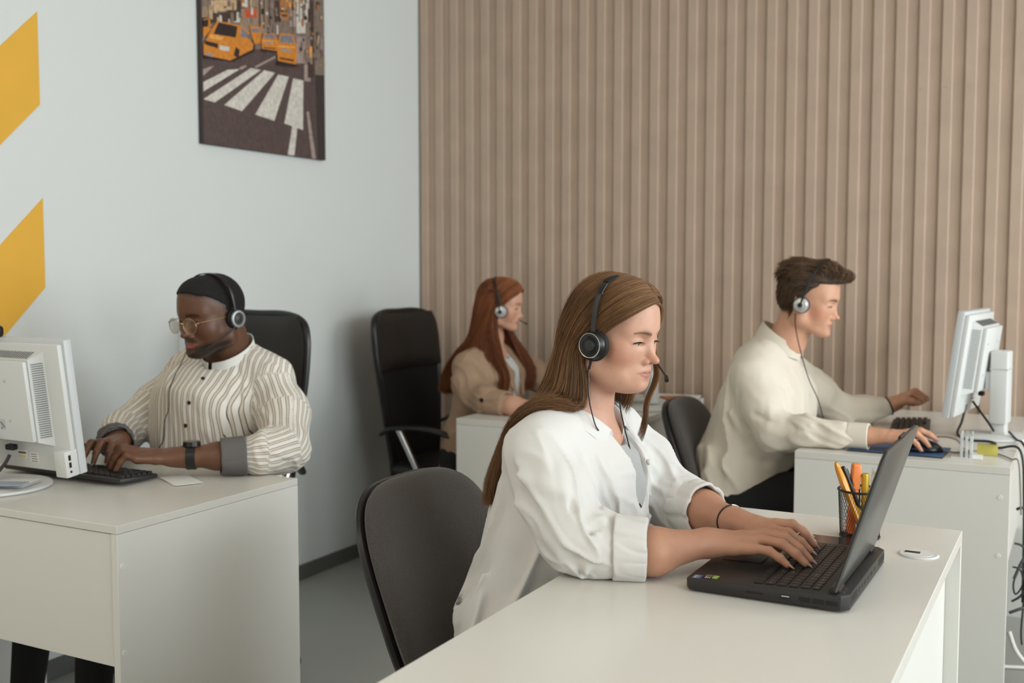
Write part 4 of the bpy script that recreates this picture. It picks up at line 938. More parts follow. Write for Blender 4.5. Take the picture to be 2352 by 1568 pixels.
DEF = dict(jaw=.050, jawz=-.058, chiny=.074, chinz=-.097, chinr=.018, cheek=.027, nose=1.0, noselen=0.0, lip=1.0, brow=1.0, lid=.0, chub=0.0, ears=True, slit=.0032, w=1.0)
def head_sdf(Q, g):
    """Q in head coordinates"""
    g = {**DEF, **g}
    X = Q.copy(); X[:, 0] = np.abs(X[:, 0]) / g['w']
    d = s_ell(X, (0, -.018, .036), (.0735, .094, .082))
    d = smin(d, s_ell(X, (0, .030, .004), (.0605, .0655, .088)), .03)
    d = smin(d, s_cone(X, (g['jaw'], .000, g['jawz']), (.012, g['chiny'] - .012, g['chinz'] + .006), .021, g['chinr']), .032)
    d = smin(d, s_cone(X, (g['jaw'] + .006, -.004, -.02), (g['jaw'], .0, g['jawz']), .017, .019), .03)
    d = smin(d, s_ell(X, (.036, .052, -.028), (g['cheek'], .026, .034)), .024)
    if g['chub']: d = smin(d, s_ell(X, (.030, .030, -.078), (.034, .046, .030)), .02)
    if g['chub']: d = smin(d, s_ell(X, (.0, .028, -.094), (.034, .050, .022)), .03)
    d = smin(d, s_ell(X, (0, g['chiny'] + .003, g['chinz'] + .003), (.019, .0145, .0135)), .016)
    d = smin(d, s_ell(X, (0, .072, -.064), (.028, .0215, .024)), .018)
    b = g['brow']
    d = smin(d, s_cone(X, (.012, .0805 + .002 * b, .022), (.044, .066, .022), .0100, .009), .018)
    d = smin(d, s_ell(X, (0, .045, .058), (.052, .044, .050)), .035)
    # eye sockets, balls and lids
    d = smax(d, -s_ell(X, (.031, .099, .004), (.0175, .0165, .0125)), .014)
    d = smin(d, s_ell(X, (.0305, .0725, .0005), (.0180, .0145, .0128)), .004)
    # nose
    n = g['nose']; nl = g['noselen']
    d = smin(d, s_cone(X, (0, .0815, .012), (0, .0975 + nl, -.032), .0072 * n, .0088 * n), .012)
    d = smin(d, s_ell(X, (0, .1035 + nl, -.0365), (.0082 * n, .0100 * n, .0080)), .007)
    d = smin(d, s_ell(X, (.0120 * n, .0910, -.0415), (.0060 * n, .0105, .0070)), .0055)
    d = smax(d, -s_ell(X, (.0066 * n, .0975, -.0490), (.0036, .0075, .0045)), .002)
    # lips
    l = g['lip']
    d = smin(d, s_cone(X, (.000, .0925, -.0635), (.0270, .0745, -.0642), .0040 * l, .0018), .004)
    d = smin(d, s_cone(X, (.000, .0905, -.0735), (.0235, .0765, -.0668), .0052 * l, .0020), .004)
    d = smax(d, -s_cone(X, (0, .0990, -.0685), (.0290, .0780, -.0640), .0016, .0009), .0022)
    d = smax(d, -s_ell(X, (0, .0985, -.0555), (.0035, .0040, .007)), .004)
    # philtrum side and mentolabial dip
    d = smax(d, -s_ell(X, (0, .0985, -.0855), (.014, .0080, .0055)), .008)
    if g['ears']:
        e = X - np.array((.0735, -.012, -.002), F32)
        c, s_ = math.cos(.42), math.sin(.42)
        e = np.stack([e[:, 0] * c - e[:, 1] * -s_, e[:, 0] * -s_ + e[:, 1] * c, e[:, 2]], 1)
        er = s_ell(e, (0, 0, 0), (.0065, .0165, .0305)); er = smax(er, -s_ell(e, (.006, .002, .003), (.0050, .0105, .018)), .004)
        er = smin(er, s_ell(e, (0, .006, -.024), (.005, .008, .009)), .006)
        d = smin(d, er, .006)
    return d * g['w'] if g['w'] < 1 else d
def eye_slit(X, g):
    """open part of the eye"""
    return s_ell(X, (.0305, .0865, -.0012 - g.get('lid', 0)), (.0160, .0090, g.get('slit', .0032)))

def face_pigment(Q, base, lips, blush, brow=None, g_bz=.0145, lids=None, lipk=1.0, blushk=.5, beard=None, scalp=None):
    c = np.tile(np.array(base, F32), (len(Q), 1)); X = Q.copy(); X[:, 0] = np.abs(X[:, 0])
    def mixin(m, col):
        nonlocal c; m = np.clip(m, 0, 1)[:, None]; c = c * (1 - m) + np.array(col, F32) * m
    g = lambda p, r: np.exp(-(np.linalg.norm((X - np.array(p, F32)) / np.array(r, F32), axis=1) ** 2))
    if blush is not None:
        mixin(g((.052, .052, -.030), (.024, .03, .022)) * blushk, blush)
        mixin(g((0, .106, -.038), (.012, .010, .010)) * blushk * .8, blush)
        mixin(g((.075, -.01, 0), (.012, .02, .035)) * .6, blush)
    if beard is not None:
        m = np.clip((-.058 - X[:, 2]) / .02 + .35, 0, 1) * np.clip((X[:, 1] + .005) / .02, 0, 1) * np.clip((X[:, 2] + .135) / .01, 0, 1)
        m = np.maximum(m * np.clip((-.074 - X[:, 2] + .18 * (X[:, 0])) / .012 + .4, 0, 1), np.exp(-((X[:, 2] + .0565) / .004) ** 2) * (X[:, 0] < .027) * (X[:, 1] > .07))
        m = m * np.where((X[:, 0] < .02) & (X[:, 2] > -.088) & (X[:, 2] < -.06) & (X[:, 1] > .085), .2, 1)
        mixin(m * beard[1], beard[0])
    if lids is not None: mixin(g((.031, .083, .008), (.017, .014, .0055)) * .45, lids)
    zup = -.0660 + .0058 * lipk * np.clip(1 - (X[:, 0] / .0285) ** 2, 0, 1); zlo = -.0672 - .0105 * lipk * np.clip(1 - (X[:, 0] / .0245) ** 2, 0, 1)
    m = (1 / (1 + np.exp(-(zup - X[:, 2]) / .0007))) * (1 / (1 + np.exp(-(X[:, 2] - zlo) / .0007))) * (X[:, 0] < .0285) * (X[:, 1] > .066)
    mixin(m, lips)
    if brow is not None:
        t = np.clip((X[:, 0] - .010) / .036, 0, 1); zc = g_bz + .0025 + .0035 * np.sin(t * 2.7) ; th = .0039 * (1 - .55 * t)
        m = np.exp(-((X[:, 2] - zc) / th) ** 2) * (X[:, 0] > .009) * (X[:, 0] < .048) * (X[:, 1] > .05)
        mixin(m * brow[1], brow[0])
    return c

def hand_sdf(P, W, mcp, tips, thumb, bow=.018, k=1.0, fl=(.088, .098, .094, .075), up=(0, 0, 1)):
    """W wrist, mcp/tips: index..little, thumb: 4 points"""
    W = np.array(W, float); up = np.array(up, float); d = None
    mid = sum(np.array(m) for m in mcp) / 4
    # palm
    for i, m in enumerate(mcp):
        m = np.array(m); a = W + (m - mid) * .35 + up * (-.002)
        e = s_chain(P, [a, (a + m) / 2 - up * .001, m - up * .002], [.0150 * k, .0125 * k, .0098 * k], .006)
        d = e if d is None else smin(d, e, .011)
    th = [np.array(q) for q in thumb]
    d = smin(d, s_chain(P, [W * .75 + th[1] * .25, th[1]], [.013 * k, .0120 * k], .006), .014)
    d = smin(d, s_chain(P, th, [.0130 * k, .0115 * k, .0098 * k, .0072 * k], .004), .006)
    for i, (m, t) in enumerate(zip(mcp, tips)):
        m = np.array(m); t = np.array(t); D = np.linalg.norm(t - m); L = max(fl[i] * k, D * 1.02)
        b = math.sqrt(max(L * L - D * D, 0)) * .42 if bow is None else (bow[i] if hasattr(bow, '__len__') else bow)
        p1 = m + (t - m) * .46 + up * b; p2 = m + (t - m) * .78 + up * b * .62
        r = (.0094, .0086, .0078, .0062) if i < 3 else (.0084, .0076, .0068, .0055)
        e = s_chain(P, [m, p1, p2, t], [q * k for q in r], .0045)
        d = smin(d, e, .0045)
    return d
def nails(parent, mcp, tips, thumb, m, bow, k=1.0, long_=1.0, up=(0, 0, 1)):
    up = Vector(up)
    prs = []
    for i, (a, t) in enumerate(zip(mcp, tips)):
        a = Vector(a); t = Vector(t); b = bow[i] if hasattr(bow, '__len__') else bow
        p2 = a + (t - a) * .78 + up * b * .62; prs.append((p2, t, .0062 if i < 3 else .0055))
    prs.append((Vector(thumb[2]), Vector(thumb[3]), .0075))
    for p2, t, r in prs:
        f = (t - p2).normalized(); s_ = f.cross(up).normalized(); n = s_.cross(f).normalized()
        R = Matrix((s_, f, n)).transposed()
        B().ball(t + n * r * .55 * k + f * .0035 * long_, 1, 12, (.0046 * k, .0100 * k * (.6 + .5 * long_), .0016), R=R).done('fingernail', m, parent, world=True)

M['skin_fair'] = mat('skin_fair', srgb(220, 172, 146), .48, attr='pigment', sss=.25, bump=(900, .06), noise=(60, .035))
M['skin_dark'] = mat('skin_dark', srgb(92, 58, 40), .45, attr='pigment', sss=.12, bump=(900, .08), noise=(50, .05))
M['eyewhite'] = mat('eye_white', srgb(190, 182, 174), .25)
M['iris'] = mat('iris', srgb(90, 100, 96), .15)
M['pupil'] = mat('pupil', srgb(14, 12, 12), .1)
def eyes(parent, H, g, iris):
    for s_ in (-1, 1):
        b = B(); c = (.0300 * s_ * g.get('w', 1), .0722, .0005)
        b.ball(c, .0128, 20, (1.15, 1, 1))
        gz = Vector((0, 1, -.35)).normalized()
        cc = Vector(c); b.mi = 1
        b.ball(cc + gz * .0076, .0056, 16, (1, 1, 1)); b.mi = 2
        b.ball(cc + gz * .0106, .0030, 12)
        for v in b.bm.verts: v.co = H.wv(v.co)
        b.done('eye', [M['eyewhite'], iris, M['pupil']], parent, world=True)
def lashes(parent, H, g, m, r=.00055):
    for s_ in (-1, 1):
        b = B(); w = g.get('w', 1); lid = g.get('lid', 0); zz = -.0012 - lid + g.get('slit', .0032) * .9
        pts = []
        for t in np.linspace(0, 1, 9):
            x = .0305 + .0155 * (2 * t - 1); z = zz - .0026 * abs(2 * t - 1) ** 2.2; y = .0725 + .0150 * math.sqrt(max(1 - ((x - .0305) / .0186) ** 2 - (z / .0135) ** 2, .01))
            pts.append(H.wv((x * s_ * w, y, z)))
        b.tube(pts, [r * .7, r * 1.4, r * 1.8, r * 1.2], 6, 3)
        for t in np.linspace(.25, 1, 14):
            q = pts[min(8, int(t * 8))]; j = t * 8 - int(t * 8)
            if int(t * 8) < 8: q = q.lerp(pts[int(t * 8) + 1], j)
            dr = Vector(H.R @ np.array((.25 * s_ * (t - .3), .9, -.28)))
            b.tube([q, q + dr * .0035, q + dr * .0065 + Vector((0, 0, .0014))], [r * .5, r * .35, r * .12], 4, 2)
        b.done('eyelashes', m, parent, world=True)

# ---- strands
def strands_mesh(curves, rads, sides=3):
    """curves: (n, m, 3) arrays; tube of few sides each"""
    n, m, _ = curves.shape
    T = np.gradient(curves, axis=1); T /= np.linalg.norm(T, axis=2, keepdims=True) + 1e-9
    ref = np.array([.31, .52, .79]); a = np.cross(T, ref); a /= np.linalg.norm(a, axis=2, keepdims=True) + 1e-9; b = np.cross(T, a)
    tap = np.interp(np.linspace(0, 1, m), [0, .1, .75, 1], [.8, 1, .9, .15])
    V = []
    for j in range(sides):
        q = 2 * math.pi * j / sides
        V.append(curves + (a * math.cos(q) + b * math.sin(q)) * (rads[:, None, None] * tap[None, :, None]))
    V = np.stack(V, 2)  # n, m, sides, 3
    I = np.arange(n * m * sides).reshape(n, m, sides); q = []
    for j in range(sides):
        k = (j + 1) % sides
        q.append(np.stack([I[:, :-1, j], I[:, :-1, k], I[:, 1:, k], I[:, 1:, j]], -1).reshape(-1, 4))
    return V.reshape(-1, 3), np.concatenate(q)
def cr_np(P, m):
    """resample guide polylines (k,3) with Catmull-Rom to m points"""
    P = np.array(P, float); n = len(P); t = np.linspace(0, n - 1 - 1e-6, m); i = t.astype(int); f = (t - i)[:, None]
    g = lambda k: P[np.clip(i + k, 0, n - 1)]
    return .5 * (2 * g(0) + (g(1) - g(-1)) * f + (2 * g(-1) - 5 * g(0) + 4 * g(1) - g(2)) * f ** 2 + (3 * g(0) - g(-1) - 3 * g(1) + g(2)) * f ** 3)
def push_out(C, fn, off, it=4):
    sh = C.shape; P = C.reshape(-1, 3).astype(F32).copy(); e = F32(.004)
    for _ in range(it):
        d = fn(P); k = np.where(d < off)[0]
        if not len(k): break
        g = np.stack([fn(P[k] + np.array(v, F32) * e) - d[k] for v in ((1, 0, 0), (0, 1, 0), (0, 0, 1))], 1); g /= np.linalg.norm(g, axis=1, keepdims=True) + 1e-9
        P[k] += g * (off - d[k])[:, None]
    return P.reshape(sh).astype(float)
def hair_sheet(guides, n, m, rng, push=None, off=.009, depth=.008, jit=.0015, lo=0, hi=1, clump=.0, spread=None, frizz=.0):
    """strands interpolated between neighbouring guides (each list of 3D points with equal count)"""
    G = np.stack([cr_np(g, m) for g in guides]); K = len(guides)
    if push is not None:
        G = push_out(G, push, off)
        for _ in range(3): G[:, 1:-1] = G[:, 1:-1] * .5 + (G[:, 2:] + G[:, :-2]) * .25
        G = push_out(G, push, off * .8)
    s_ = rng.uniform(lo, hi, n) * (K - 1); i = np.minimum(s_.astype(int), K - 2); f = (s_ - i)
    def gg(k): return G[np.clip(i + k, 0, K - 1)]
    F = f[:, None, None]
    C = .5 * (2 * gg(0) + (gg(1) - gg(-1)) * F + (2 * gg(-1) - 5 * gg(0) + 4 * gg(1) - gg(2)) * F ** 2 + (3 * gg(0) - gg(-1) - 3 * gg(1) + gg(2)) * F ** 3)
    tt = np.linspace(0, 1, m)[None, :, None]
    # offset direction: across the sheet normal
    dS = gg(1) - gg(0); T = np.gradient(C, axis=1); N = np.cross(dS, T); N /= np.linalg.norm(N, axis=2, keepdims=True) + 1e-9
    dep = rng.uniform(-1, 1, n)[:, None, None] * depth
    C = C + N * dep * np.clip(tt * 5, .25, 1)
    if clump:
        nc = max(4, n // 60); ci = rng.randint(0, nc, n); ph = rng.uniform(0, 6.28, (nc, 3))[ci]; am = rng.normal(0, clump, (nc, 3))[ci]
        C = C + am[:, None, :] * (tt ** 1.3) + (np.sin(tt * 5 + ph[:, None, :]) - np.sin(ph[:, None, :])) * clump * .35 * tt
    C = C + (np.sin(tt * rng.uniform(4, 11, (n, 1, 3)) + rng.uniform(0, 6, (n, 1, 3)))) * jit * np.clip(tt * 3, 0, 1)
    if frizz: C = C + rng.normal(0, frizz, (n, 1, 3)) * tt ** 2
    return C
def hair_obj(name, curves, r, cols, rng, m, parent):
    rads = r * rng.uniform(.7, 1.25, len(curves))
    V, Q = strands_mesh(curves, rads)
    n, k = curves.shape[:2]
    c0 = np.array(cols, float); w = rng.dirichlet([.8] * len(cols), n) @ c0
    w = w * rng.uniform(.75, 1.25, (n, 1))
    C = np.repeat(w, k * 3, 0)
    return np_mesh(name, V, Q, m, parent, colors=C)
M['hair'] = mat('hair', (.1, .05, .03), .42, attr='pigment', spec=.35)

# ---- headset
M['ring'] = mat('silver_ring', srgb(198, 196, 188), .25, metal=.8)
M['silver'] = mat('silver_cup', srgb(206, 208, 208), .25, metal=.55)
M['dullsilver'] = mat('dull_silver', srgb(150, 154, 156), .35, metal=.5)
M['cushion'] = mat('black_cushion', srgb(16, 16, 16), .7)
def headset(label, H, cupx=.083, cupy=-.012, cupz=-.010, topy=.02, topz=.128, style='black', mic=None, cupr=.033, band=.0075, cord=None, boom_side=1, midx=.080, tilt=0):
    t = thing('headset', label, 'headset', tuple(H.w((0, 0, topz))), 0, 'headsets worn by the four people')
    def P(x, y, z): return H.wv((x, y, z))
    arc = []
    for q in np.linspace(-90, 90, 17):
        a = rad(q); x = (cupx + .002) * math.sin(a); c = math.cos(a)
        x = math.copysign(abs(math.sin(a)) ** .8, a) * (cupx + .003)
        arc.append(P(x, cupy + (topy - cupy) * c ** .8 if c > 0 else cupy, cupz + .022 + (topz - cupz - .022) * max(c, 0) ** .62))
    fwd = Vector(H.R @ np.array((0, 1, 0)))
    b = B(); b.tube(arc[3:-3], band, 10, 4, flat=(fwd, .999)) if False else None
    # flat band: width along the head's forward axis
    def bandmesh(pts, w, th):
        b = B(); rows = []; m = len(pts); up0 = Vector(H.o)
        for i, p in enumerate(pts):
            tg = (pts[min(i + 1, m - 1)] - pts[max(i - 1, 0)]).normalized(); n_ = fwd.cross(tg).normalized(); f2 = tg.cross(n_).normalized()
            if n_.dot(p - up0) < 0: n_ = -n_
            ring = []
            for q in range(12):
                a = 2 * math.pi * q / 12; ca, sa = math.cos(a), math.sin(a)
                ring.append(b.bm.verts.new(p + f2 * math.copysign(abs(ca) ** .5, ca) * w + n_ * (math.copysign(abs(sa) ** .7, sa) * th + th)))
            rows.append(ring)
        for i in range(m - 1):
            for j in range(12): b.bm.faces.new((rows[i][j], rows[i][(j + 1) % 12], rows[i + 1][(j + 1) % 12], rows[i + 1][j]))
        b.bm.faces.new(rows[0]); b.bm.faces.new(rows[-1][::-1]); return b
    sp = spline(arc, 4)
    L_ = len(sp)
    bandmesh(sp[int(L_ * .17):int(L_ * .83)], band, .0016).done('headband', M['blackplastic'], t, world=True)
    if style == 'black': bandmesh(sp[int(L_ * .30):int(L_ * .70)], band * 1.12, .0022).done('band_pad', M['cushion'], t, world=True)
    for s_ in (-1, 1):
        k = sp[:int(L_ * .20)] if s_ < 0 else sp[int(L_ * .80):]
        bandmesh(k, band * .8, .0026).done('slider_arm', M['darkplastic'] if style == 'black' else M['blackplastic'], t, world=True)
        R3 = Matrix([list(r) for r in H.R]) @ Matrix.Rotation(rad(90 * s_), 3, 'Y') @ Matrix.Rotation(rad(tilt), 3, 'X')
        c = P(cupx * s_, cupy, cupz) ; r = cupr * H.k
        cup = B().lathe([(0, .000), (r * .96, .0), (r * 1.0, .004), (r * .98, .010), (r * .88, .0125)], c - Vector(H.R @ np.array((s_, 0, 0))) * .010, 40, R=R3).done('ear_cushion', M['cushion'], t, world=True)
        c2 = c + Vector(H.R @ np.array((s_, 0, 0))) * .0015
        if style == 'black':
            B().lathe([(r * .9, 0), (r * .86, .006), (r * .76, .0105), (r * .56, .0112), (r * .48, .0090), (r * .42, .0090), (r * .38, .0112), (0, .0116)], c2, 40, R=R3).done('ear_cup', M['blackplastic'], t, world=True)
            b = B(); b.tube([c2 + R3 @ Vector((r * .74 * math.cos(q), r * .74 * math.sin(q), .0108)) for q in [2 * math.pi * k_ / 28 for k_ in range(28)]], .0009, 6, 2, closed=True); b.done('silver_ring', M['ring'], t, world=True)
            B().lathe([(r * .32, .0112), (r * .30, .0122), (0, .0126)], c2, 28, R=R3).done('centre_button', M['darkplastic'], t, world=True)
        elif style == 'grey':
            B().lathe([(r * .92, 0), (r * .90, .009), (r * .80, .0125)], c2, 40, R=R3).lathe([(r * .56, .0115), (r * .3, .0135), (0, .014)], c2, 32, R=R3).done('ear_cup', M['darkplastic'], t, world=True)
            B().lathe([(r * .88, .0100), (r * .84, .0138), (r * .66, .0145), (r * .56, .0110)], c2, 40, R=R3).done('silver_ring', M['dullsilver'], t, world=True)
        else:
            B().lathe([(r * .92, 0), (r * .90, .007), (r * .72, .0135), (r * .30, .0165), (r * .28, .0160)], c2, 40, R=R3).done('ear_cup', M['silver'], t, world=True)
            B().lathe([(r * .30, .0150), (r * .24, .0190), (0, .0195)], c2, 24, R=R3).done('pivot', M['blackplastic'], t, world=True)
            dv = (arc[-3 if s_ > 0 else 2] - c2).normalized()
            o_ = Vector(H.R @ np.array((s_, 0, 0)))
            B().tube([c2 + o_ * .0175, c2 + o_ * .014 + dv * r * .8, arc[-3 if s_ > 0 else 2]], [.0030, .0034, .0034], 8, 4).done('wire_arm', M['blackplastic'], t, world=True)
    if mic:
        pts = [P(*p) for p in mic]
        B().tube(pts[:-1], .0027 if style == 'grey' else .0021, 8, 6).done('microphone_boom', M['darkplastic'], t, world=True)
        B().tube([pts[-2], pts[-2].lerp(pts[-1], .5), pts[-1]], [.0036, .0048, .0040], 10, 3).done('microphone', M['blackplastic'], t, world=True)
    if cord:
        B().tube([P(*cord[0][1]) if isinstance(p, str) else Vector(p) for p in cord], .0013, 6, 6).done('cord', M['cable'], t, world=True)
    return t
# ================================================================== foreground woman
WH = Head((-.811, 1.94, 1.168), -10, 7, 0, .955, zs=.93, ys=.80)
WG = dict(chub=1, jaw=.050, cheek=.030, lip=.74, nose=.95, noselen=.004, brow=.5, slit=.0039, lid=.0014, chiny=.072)
wroot = thing('person', 'woman in white shirt with long brown hair, typing on the foreground laptop', 'person', (-.99, 1.94, 0))
fair = srgb(198, 152, 128)
def w_head(P):
    Q = WH.loc(P); d = head_sdf(Q, WG)
    X = Q.copy(); X[:, 0] = np.abs(X[:, 0]); d = smax(d, -eye_slit(X, WG), .0012)
    nk = s_loft(P, [(-.855, 1.94, 1.10), (-.868, 1.94, 1.04), (-.885, 1.94, .99)], [.050, .052, .062], [.052, .054, .062], (0, 1, 0), .02)
    d = smin(d, nk, .018)
    ch = smin(s_loft(P, [(-.895, 1.94, .975), (-.895, 1.94, .90)], [.13, .15], [.060, .085], (0, 1, 0), .03), s_ell(P, (-.868, 1.94, .955), (.075, .095, .055)), .03)
    return smin(d, ch, .035)
R_M = [(-.502, 1.932, .813), (-.494, 1.907, .818), (-.493, 1.880, .814), (-.500, 1.854, .804)]
R_T = [(-.424, 1.921, .786), (-.410, 1.893, .785), (-.413, 1.870, .784), (-.439, 1.846, .784)]
R_TH = [(-.560, 1.885, .800), (-.530, 1.918, .796), (-.503, 1.934, .790), (-.478, 1.940, .786)]
R_W = (-.572, 1.863, .804)
L_M = [(-.502, 1.968, .813), (-.497, 1.988, .818), (-.500, 2.008, .816), (-.507, 2.027, .808)]
L_T = [(-.423, 1.953, .785), (-.427, 2.001, .785), (-.441, 2.036, .787), (-.452, 2.072, .785)]
L_TH = [(-.555, 1.985, .802), (-.530, 1.970, .800), (-.506, 1.960, .793), (-.480, 1.960, .787)]
L_W = (-.570, 2.004, .812)
def w_rhand(P):
    d = hand_sdf(P, R_W, R_M, R_T, R_TH, bow=(.012, .013, .012, .008), k=1.06)
    return smin(d, s_loft(P, [(-.745, 1.740, .797), (-.66, 1.775, .797), (-.585, 1.853, .804), (-.560, 1.870, .804)], [.043, .041, .027, .026], [.041, .040, .0225, .018], (-.6, 1, 0), .02), .014)
def w_lhand(P):
    d = hand_sdf(P, L_W, L_M, L_T, L_TH, bow=(.012, .014, .012, .010), k=1.04)
    return smin(d, s_loft(P, [(-.735, 2.10, .812), (-.66, 2.055, .814), (-.588, 2.010, .812), (-.56, 2.0, .811)], [.043, .042, .027, .026], [.040, .039, .0225, .018], (.6, 1, 0), .02), .014)
va = mesh_sdf(w_head, (-.99, 1.76, .88), (-.68, 2.12, 1.31), .0019)
vb = mesh_sdf(w_rhand, (-.80, 1.67, .74), (-.39, 1.98, .86), .0017)
vc = mesh_sdf(w_lhand, (-.80, 1.92, .74), (-.39, 2.15, .87), .0019)
pa = face_pigment(WH.loc(va[0]), fair, srgb(172, 116, 102), srgb(178, 98, 76), brow=(srgb(98, 72, 52), .9), lids=srgb(160, 112, 90), blushk=.55)
hc = np.tile(np.array(srgb(188, 140, 114), F32), (len(vb[0]) + len(vc[0]), 1))
V_, Q_ = joined([va, vb, vc])
wbody = np_mesh('body', V_, Q_, M['skin_fair'], wroot, colors=np.concatenate([pa, hc]))
eyes(wroot, WH, WG, M['iris']); lashes(wroot, WH, WG, M['pupil'], .0007)
M['nail'] = mat('nail_varnish', srgb(172, 134, 122), .12, coat=.6)
nails(wroot, R_M, R_T, R_TH, M['nail'], (.012, .013, .012, .008), .95, 1.0)
nails(wroot, L_M, L_T, L_TH, M['nail'], (.012, .014, .012, .010), .95, 1.0)

# shirt
M['shirt'] = mat('white_cotton', srgb(215, 213, 209), .82, bump=(700, .18), sheen=.15, wrinkle=(6, .35, (1, 1, .3)))
M['tee'] = mat('grey_jersey', srgb(172, 172, 170), .9, bump=(500, .35), noise=(200, .05))
M['black_cloth'] = mat('black_trousers', srgb(24, 24, 24), .9, noise=(300, .2))
T_pts = [(-1.000, 1.94, .47), (-.985, 1.94, .60), (-.935, 1.94, .745), (-.893, 1.94, .825), (-.890, 1.94, .905), (-.905, 1.94, .975)]
T_rx = [.195, .185, .172, .170, .172, .130]; T_ry = [.125, .118, .112, .132, .120, .062]
def w_torso(P): return s_loft(P, T_pts, T_rx, T_ry, (0, 1, 0), .05)
def w_shirt(P):
    d = w_torso(P)
    d = smin(d, s_ell(P, (-.845, 1.885, .865), (.085, .075, .075)), .04); d = smin(d, s_ell(P, (-.845, 1.995, .865), (.085, .075, .075)), .04)
    sh = s_chain(P, [(-.885, 1.86, .985), (-.895, 1.795, .955)], [.045, .062], .03); d = smin(d, sh, .04)
    sh = s_chain(P, [(-.885, 2.02, .985), (-.870, 2.085, .955)], [.045, .060], .03); d = smin(d, sh, .04)
    d += folds(P, (-.45, .1, -.9), 14, 3.0, .0090, 1.3) * np.clip((.97 - P[:, 2]) / .12, 0, 1)
    r = s_chain(P, [(-.896, 1.792, .950), (-.845, 1.760, .885), (-.792, 1.733, .816), (-.740, 1.740, .801), (-.714, 1.746, .800)], [.062, .064, .060, .055, .050], .03)
    # creases of the near sleeve
    cr = crease(P, (-.92, 1.70, .93), (-.80, 1.70, .90), .011, -.0035) + crease(P, (-.93, 1.72, .90), (-.79, 1.70, .865), .010, .0030) + crease(P, (-.90, 1.70, .87), (-.80, 1.68, .80), .010, -.0035)
    cr += crease(P, (-.735, 1.72, .858), (-.795, 1.675, .812), .0085, -.0050) + crease(P, (-.735, 1.70, .850), (-.770, 1.672, .785), .0075, .0045)
    cr += crease(P, (-.732, 1.69, .840), (-.748, 1.68, .765), .0065, -.0050) + crease(P, (-.85, 1.68, .83), (-.79, 1.675, .775), .010, .0035)
    cr += crease(P, (-.80, 1.79, .92), (-.755, 1.755, .862), .008, .004)
    r += cr * 2.0 + folds(P, (.75, -.2, -.55), 19, 5.5, .0055, 5.0)
    l = s_chain(P, [(-.868, 2.088, .950), (-.800, 2.100, .885), (-.745, 2.105, .822), (-.715, 2.090, .814), (-.698, 2.078, .814)], [.062, .060, .056, .053, .050], .03)
    l += folds(P, (.7, .1, -.6), 19, 5.5, .0055, 8.0)
    d = smin(d, r, .020); d = smin(d, l, .022)
    op = s_chain(P, [(-.868, 1.94, 1.075), (-.838, 1.942, 1.02), (-.785, 1.952, .945), (-.742, 1.960, .870), (-.730, 1.965, .812)], [.064, .052, .035, .031, .018], .02)
    d = smax(d, -op, .004)
    # keep off the desk
    d = smax(d, np.where(P[:, 0] > -.816, .7515 - P[:, 2], -9), .003)
    d = smax(d, .47 - P[:, 2], .004)
    return d
v, q = mesh_sdf(w_shirt, (-1.16, 1.60, .45), (-.62, 2.20, 1.06), .0038)
np_mesh('shirt', v, q, M['shirt'], wroot)
def w_tee(P):
    d = smin(w_torso(P), smin(s_ell(P, (-.845, 1.885, .865), (.085, .075, .075)), s_ell(P, (-.845, 1.995, .865), (.085, .075, .075)), .04), .04) + .0085
    d += folds(P, (0, 0, 1), 20, 4, .0015, 2.2)
    d = smax(d, -s_chain(P, [(-.868, 1.94, 1.075), (-.842, 1.94, 1.005), (-.805, 1.945, .975)], [.070, .058, .028], .02), .003)
    d = smax(d, -.88 - P[:, 0], .004)
    return smax(d, .70 - P[:, 2], .004)
v, q = mesh_sdf(w_tee, (-.92, 1.74, .69), (-.70, 2.14, 1.06), .0045)
np_mesh('t_shirt', v, q, M['tee'], wroot)
def cuff(parent, a, b, r, m, th=.0035, off=0, open_=.010, name='rolled_cuff', h=.0026, sq=1.0):
    a = np.array(a, float); b = np.array(b, float); dr = (b - a) / np.linalg.norm(b - a)
    def f(P):
        hh = (P - a.astype(F32)) @ dr.astype(F32); rad_ = np.linalg.norm((P - a.astype(F32) - hh[:, None] * dr.astype(F32)), axis=1)
        L = np.linalg.norm(b - a); w = folds(P, dr, 20, 8, .0030, off)
        rr = r + w - .004 * np.clip(hh / L, 0, 1)
        d = np.abs(rad_ - rr) - th
        return smax(d, np.abs(hh - L / 2) - L / 2 - vnoise(P, 30, off) * .0025, .003)
    lo = np.minimum(a, b) - r - .02; hi = np.maximum(a, b) + r + .02
    v, q = mesh_sdf(f, lo, hi, h)
    v[:, 2] = np.maximum(v[:, 2], .7508)
    return np_mesh(name, v, q, m, parent)
cuff(wroot, (-.722, 1.744, .803), (-.668, 1.765, .801), .0575, M['shirt'], off=3)
cuff(wroot, (-.702, 2.080, .813), (-.648, 2.047, .814), .0560, M['shirt'], off=6)
def sheet(name, rows, m, parent, th=.0022, sub=5):
    """rows: list of lines of points (equal count); smooth sheet with thickness"""
    G = np.array([cr_np(r, (len(r) - 1) * sub + 1) for r in rows], float)          # rows x n
    G = np.stack([cr_np(G[:, j], (len(rows) - 1) * sub + 1) for j in range(G.shape[1])], 1)
    b = B(); vs = [[b.bm.verts.new(tuple(p)) for p in r] for r in G]
    for i in range(len(vs) - 1):
        for j in range(len(vs[0]) - 1): b.bm.faces.new((vs[i][j], vs[i][j + 1], vs[i + 1][j + 1], vs[i + 1][j]))
    bmesh.ops.recalc_face_normals(b.bm, faces=b.bm.faces)
    bmesh.ops.solidify(b.bm, geom=list(b.bm.faces), thickness=th)
    return b.done(name, m, parent, world=True, angle=60)
def mirror(pts, yc): return pts + [(x, 2 * yc - y, z) for x, y, z in pts[::-1][1:]]
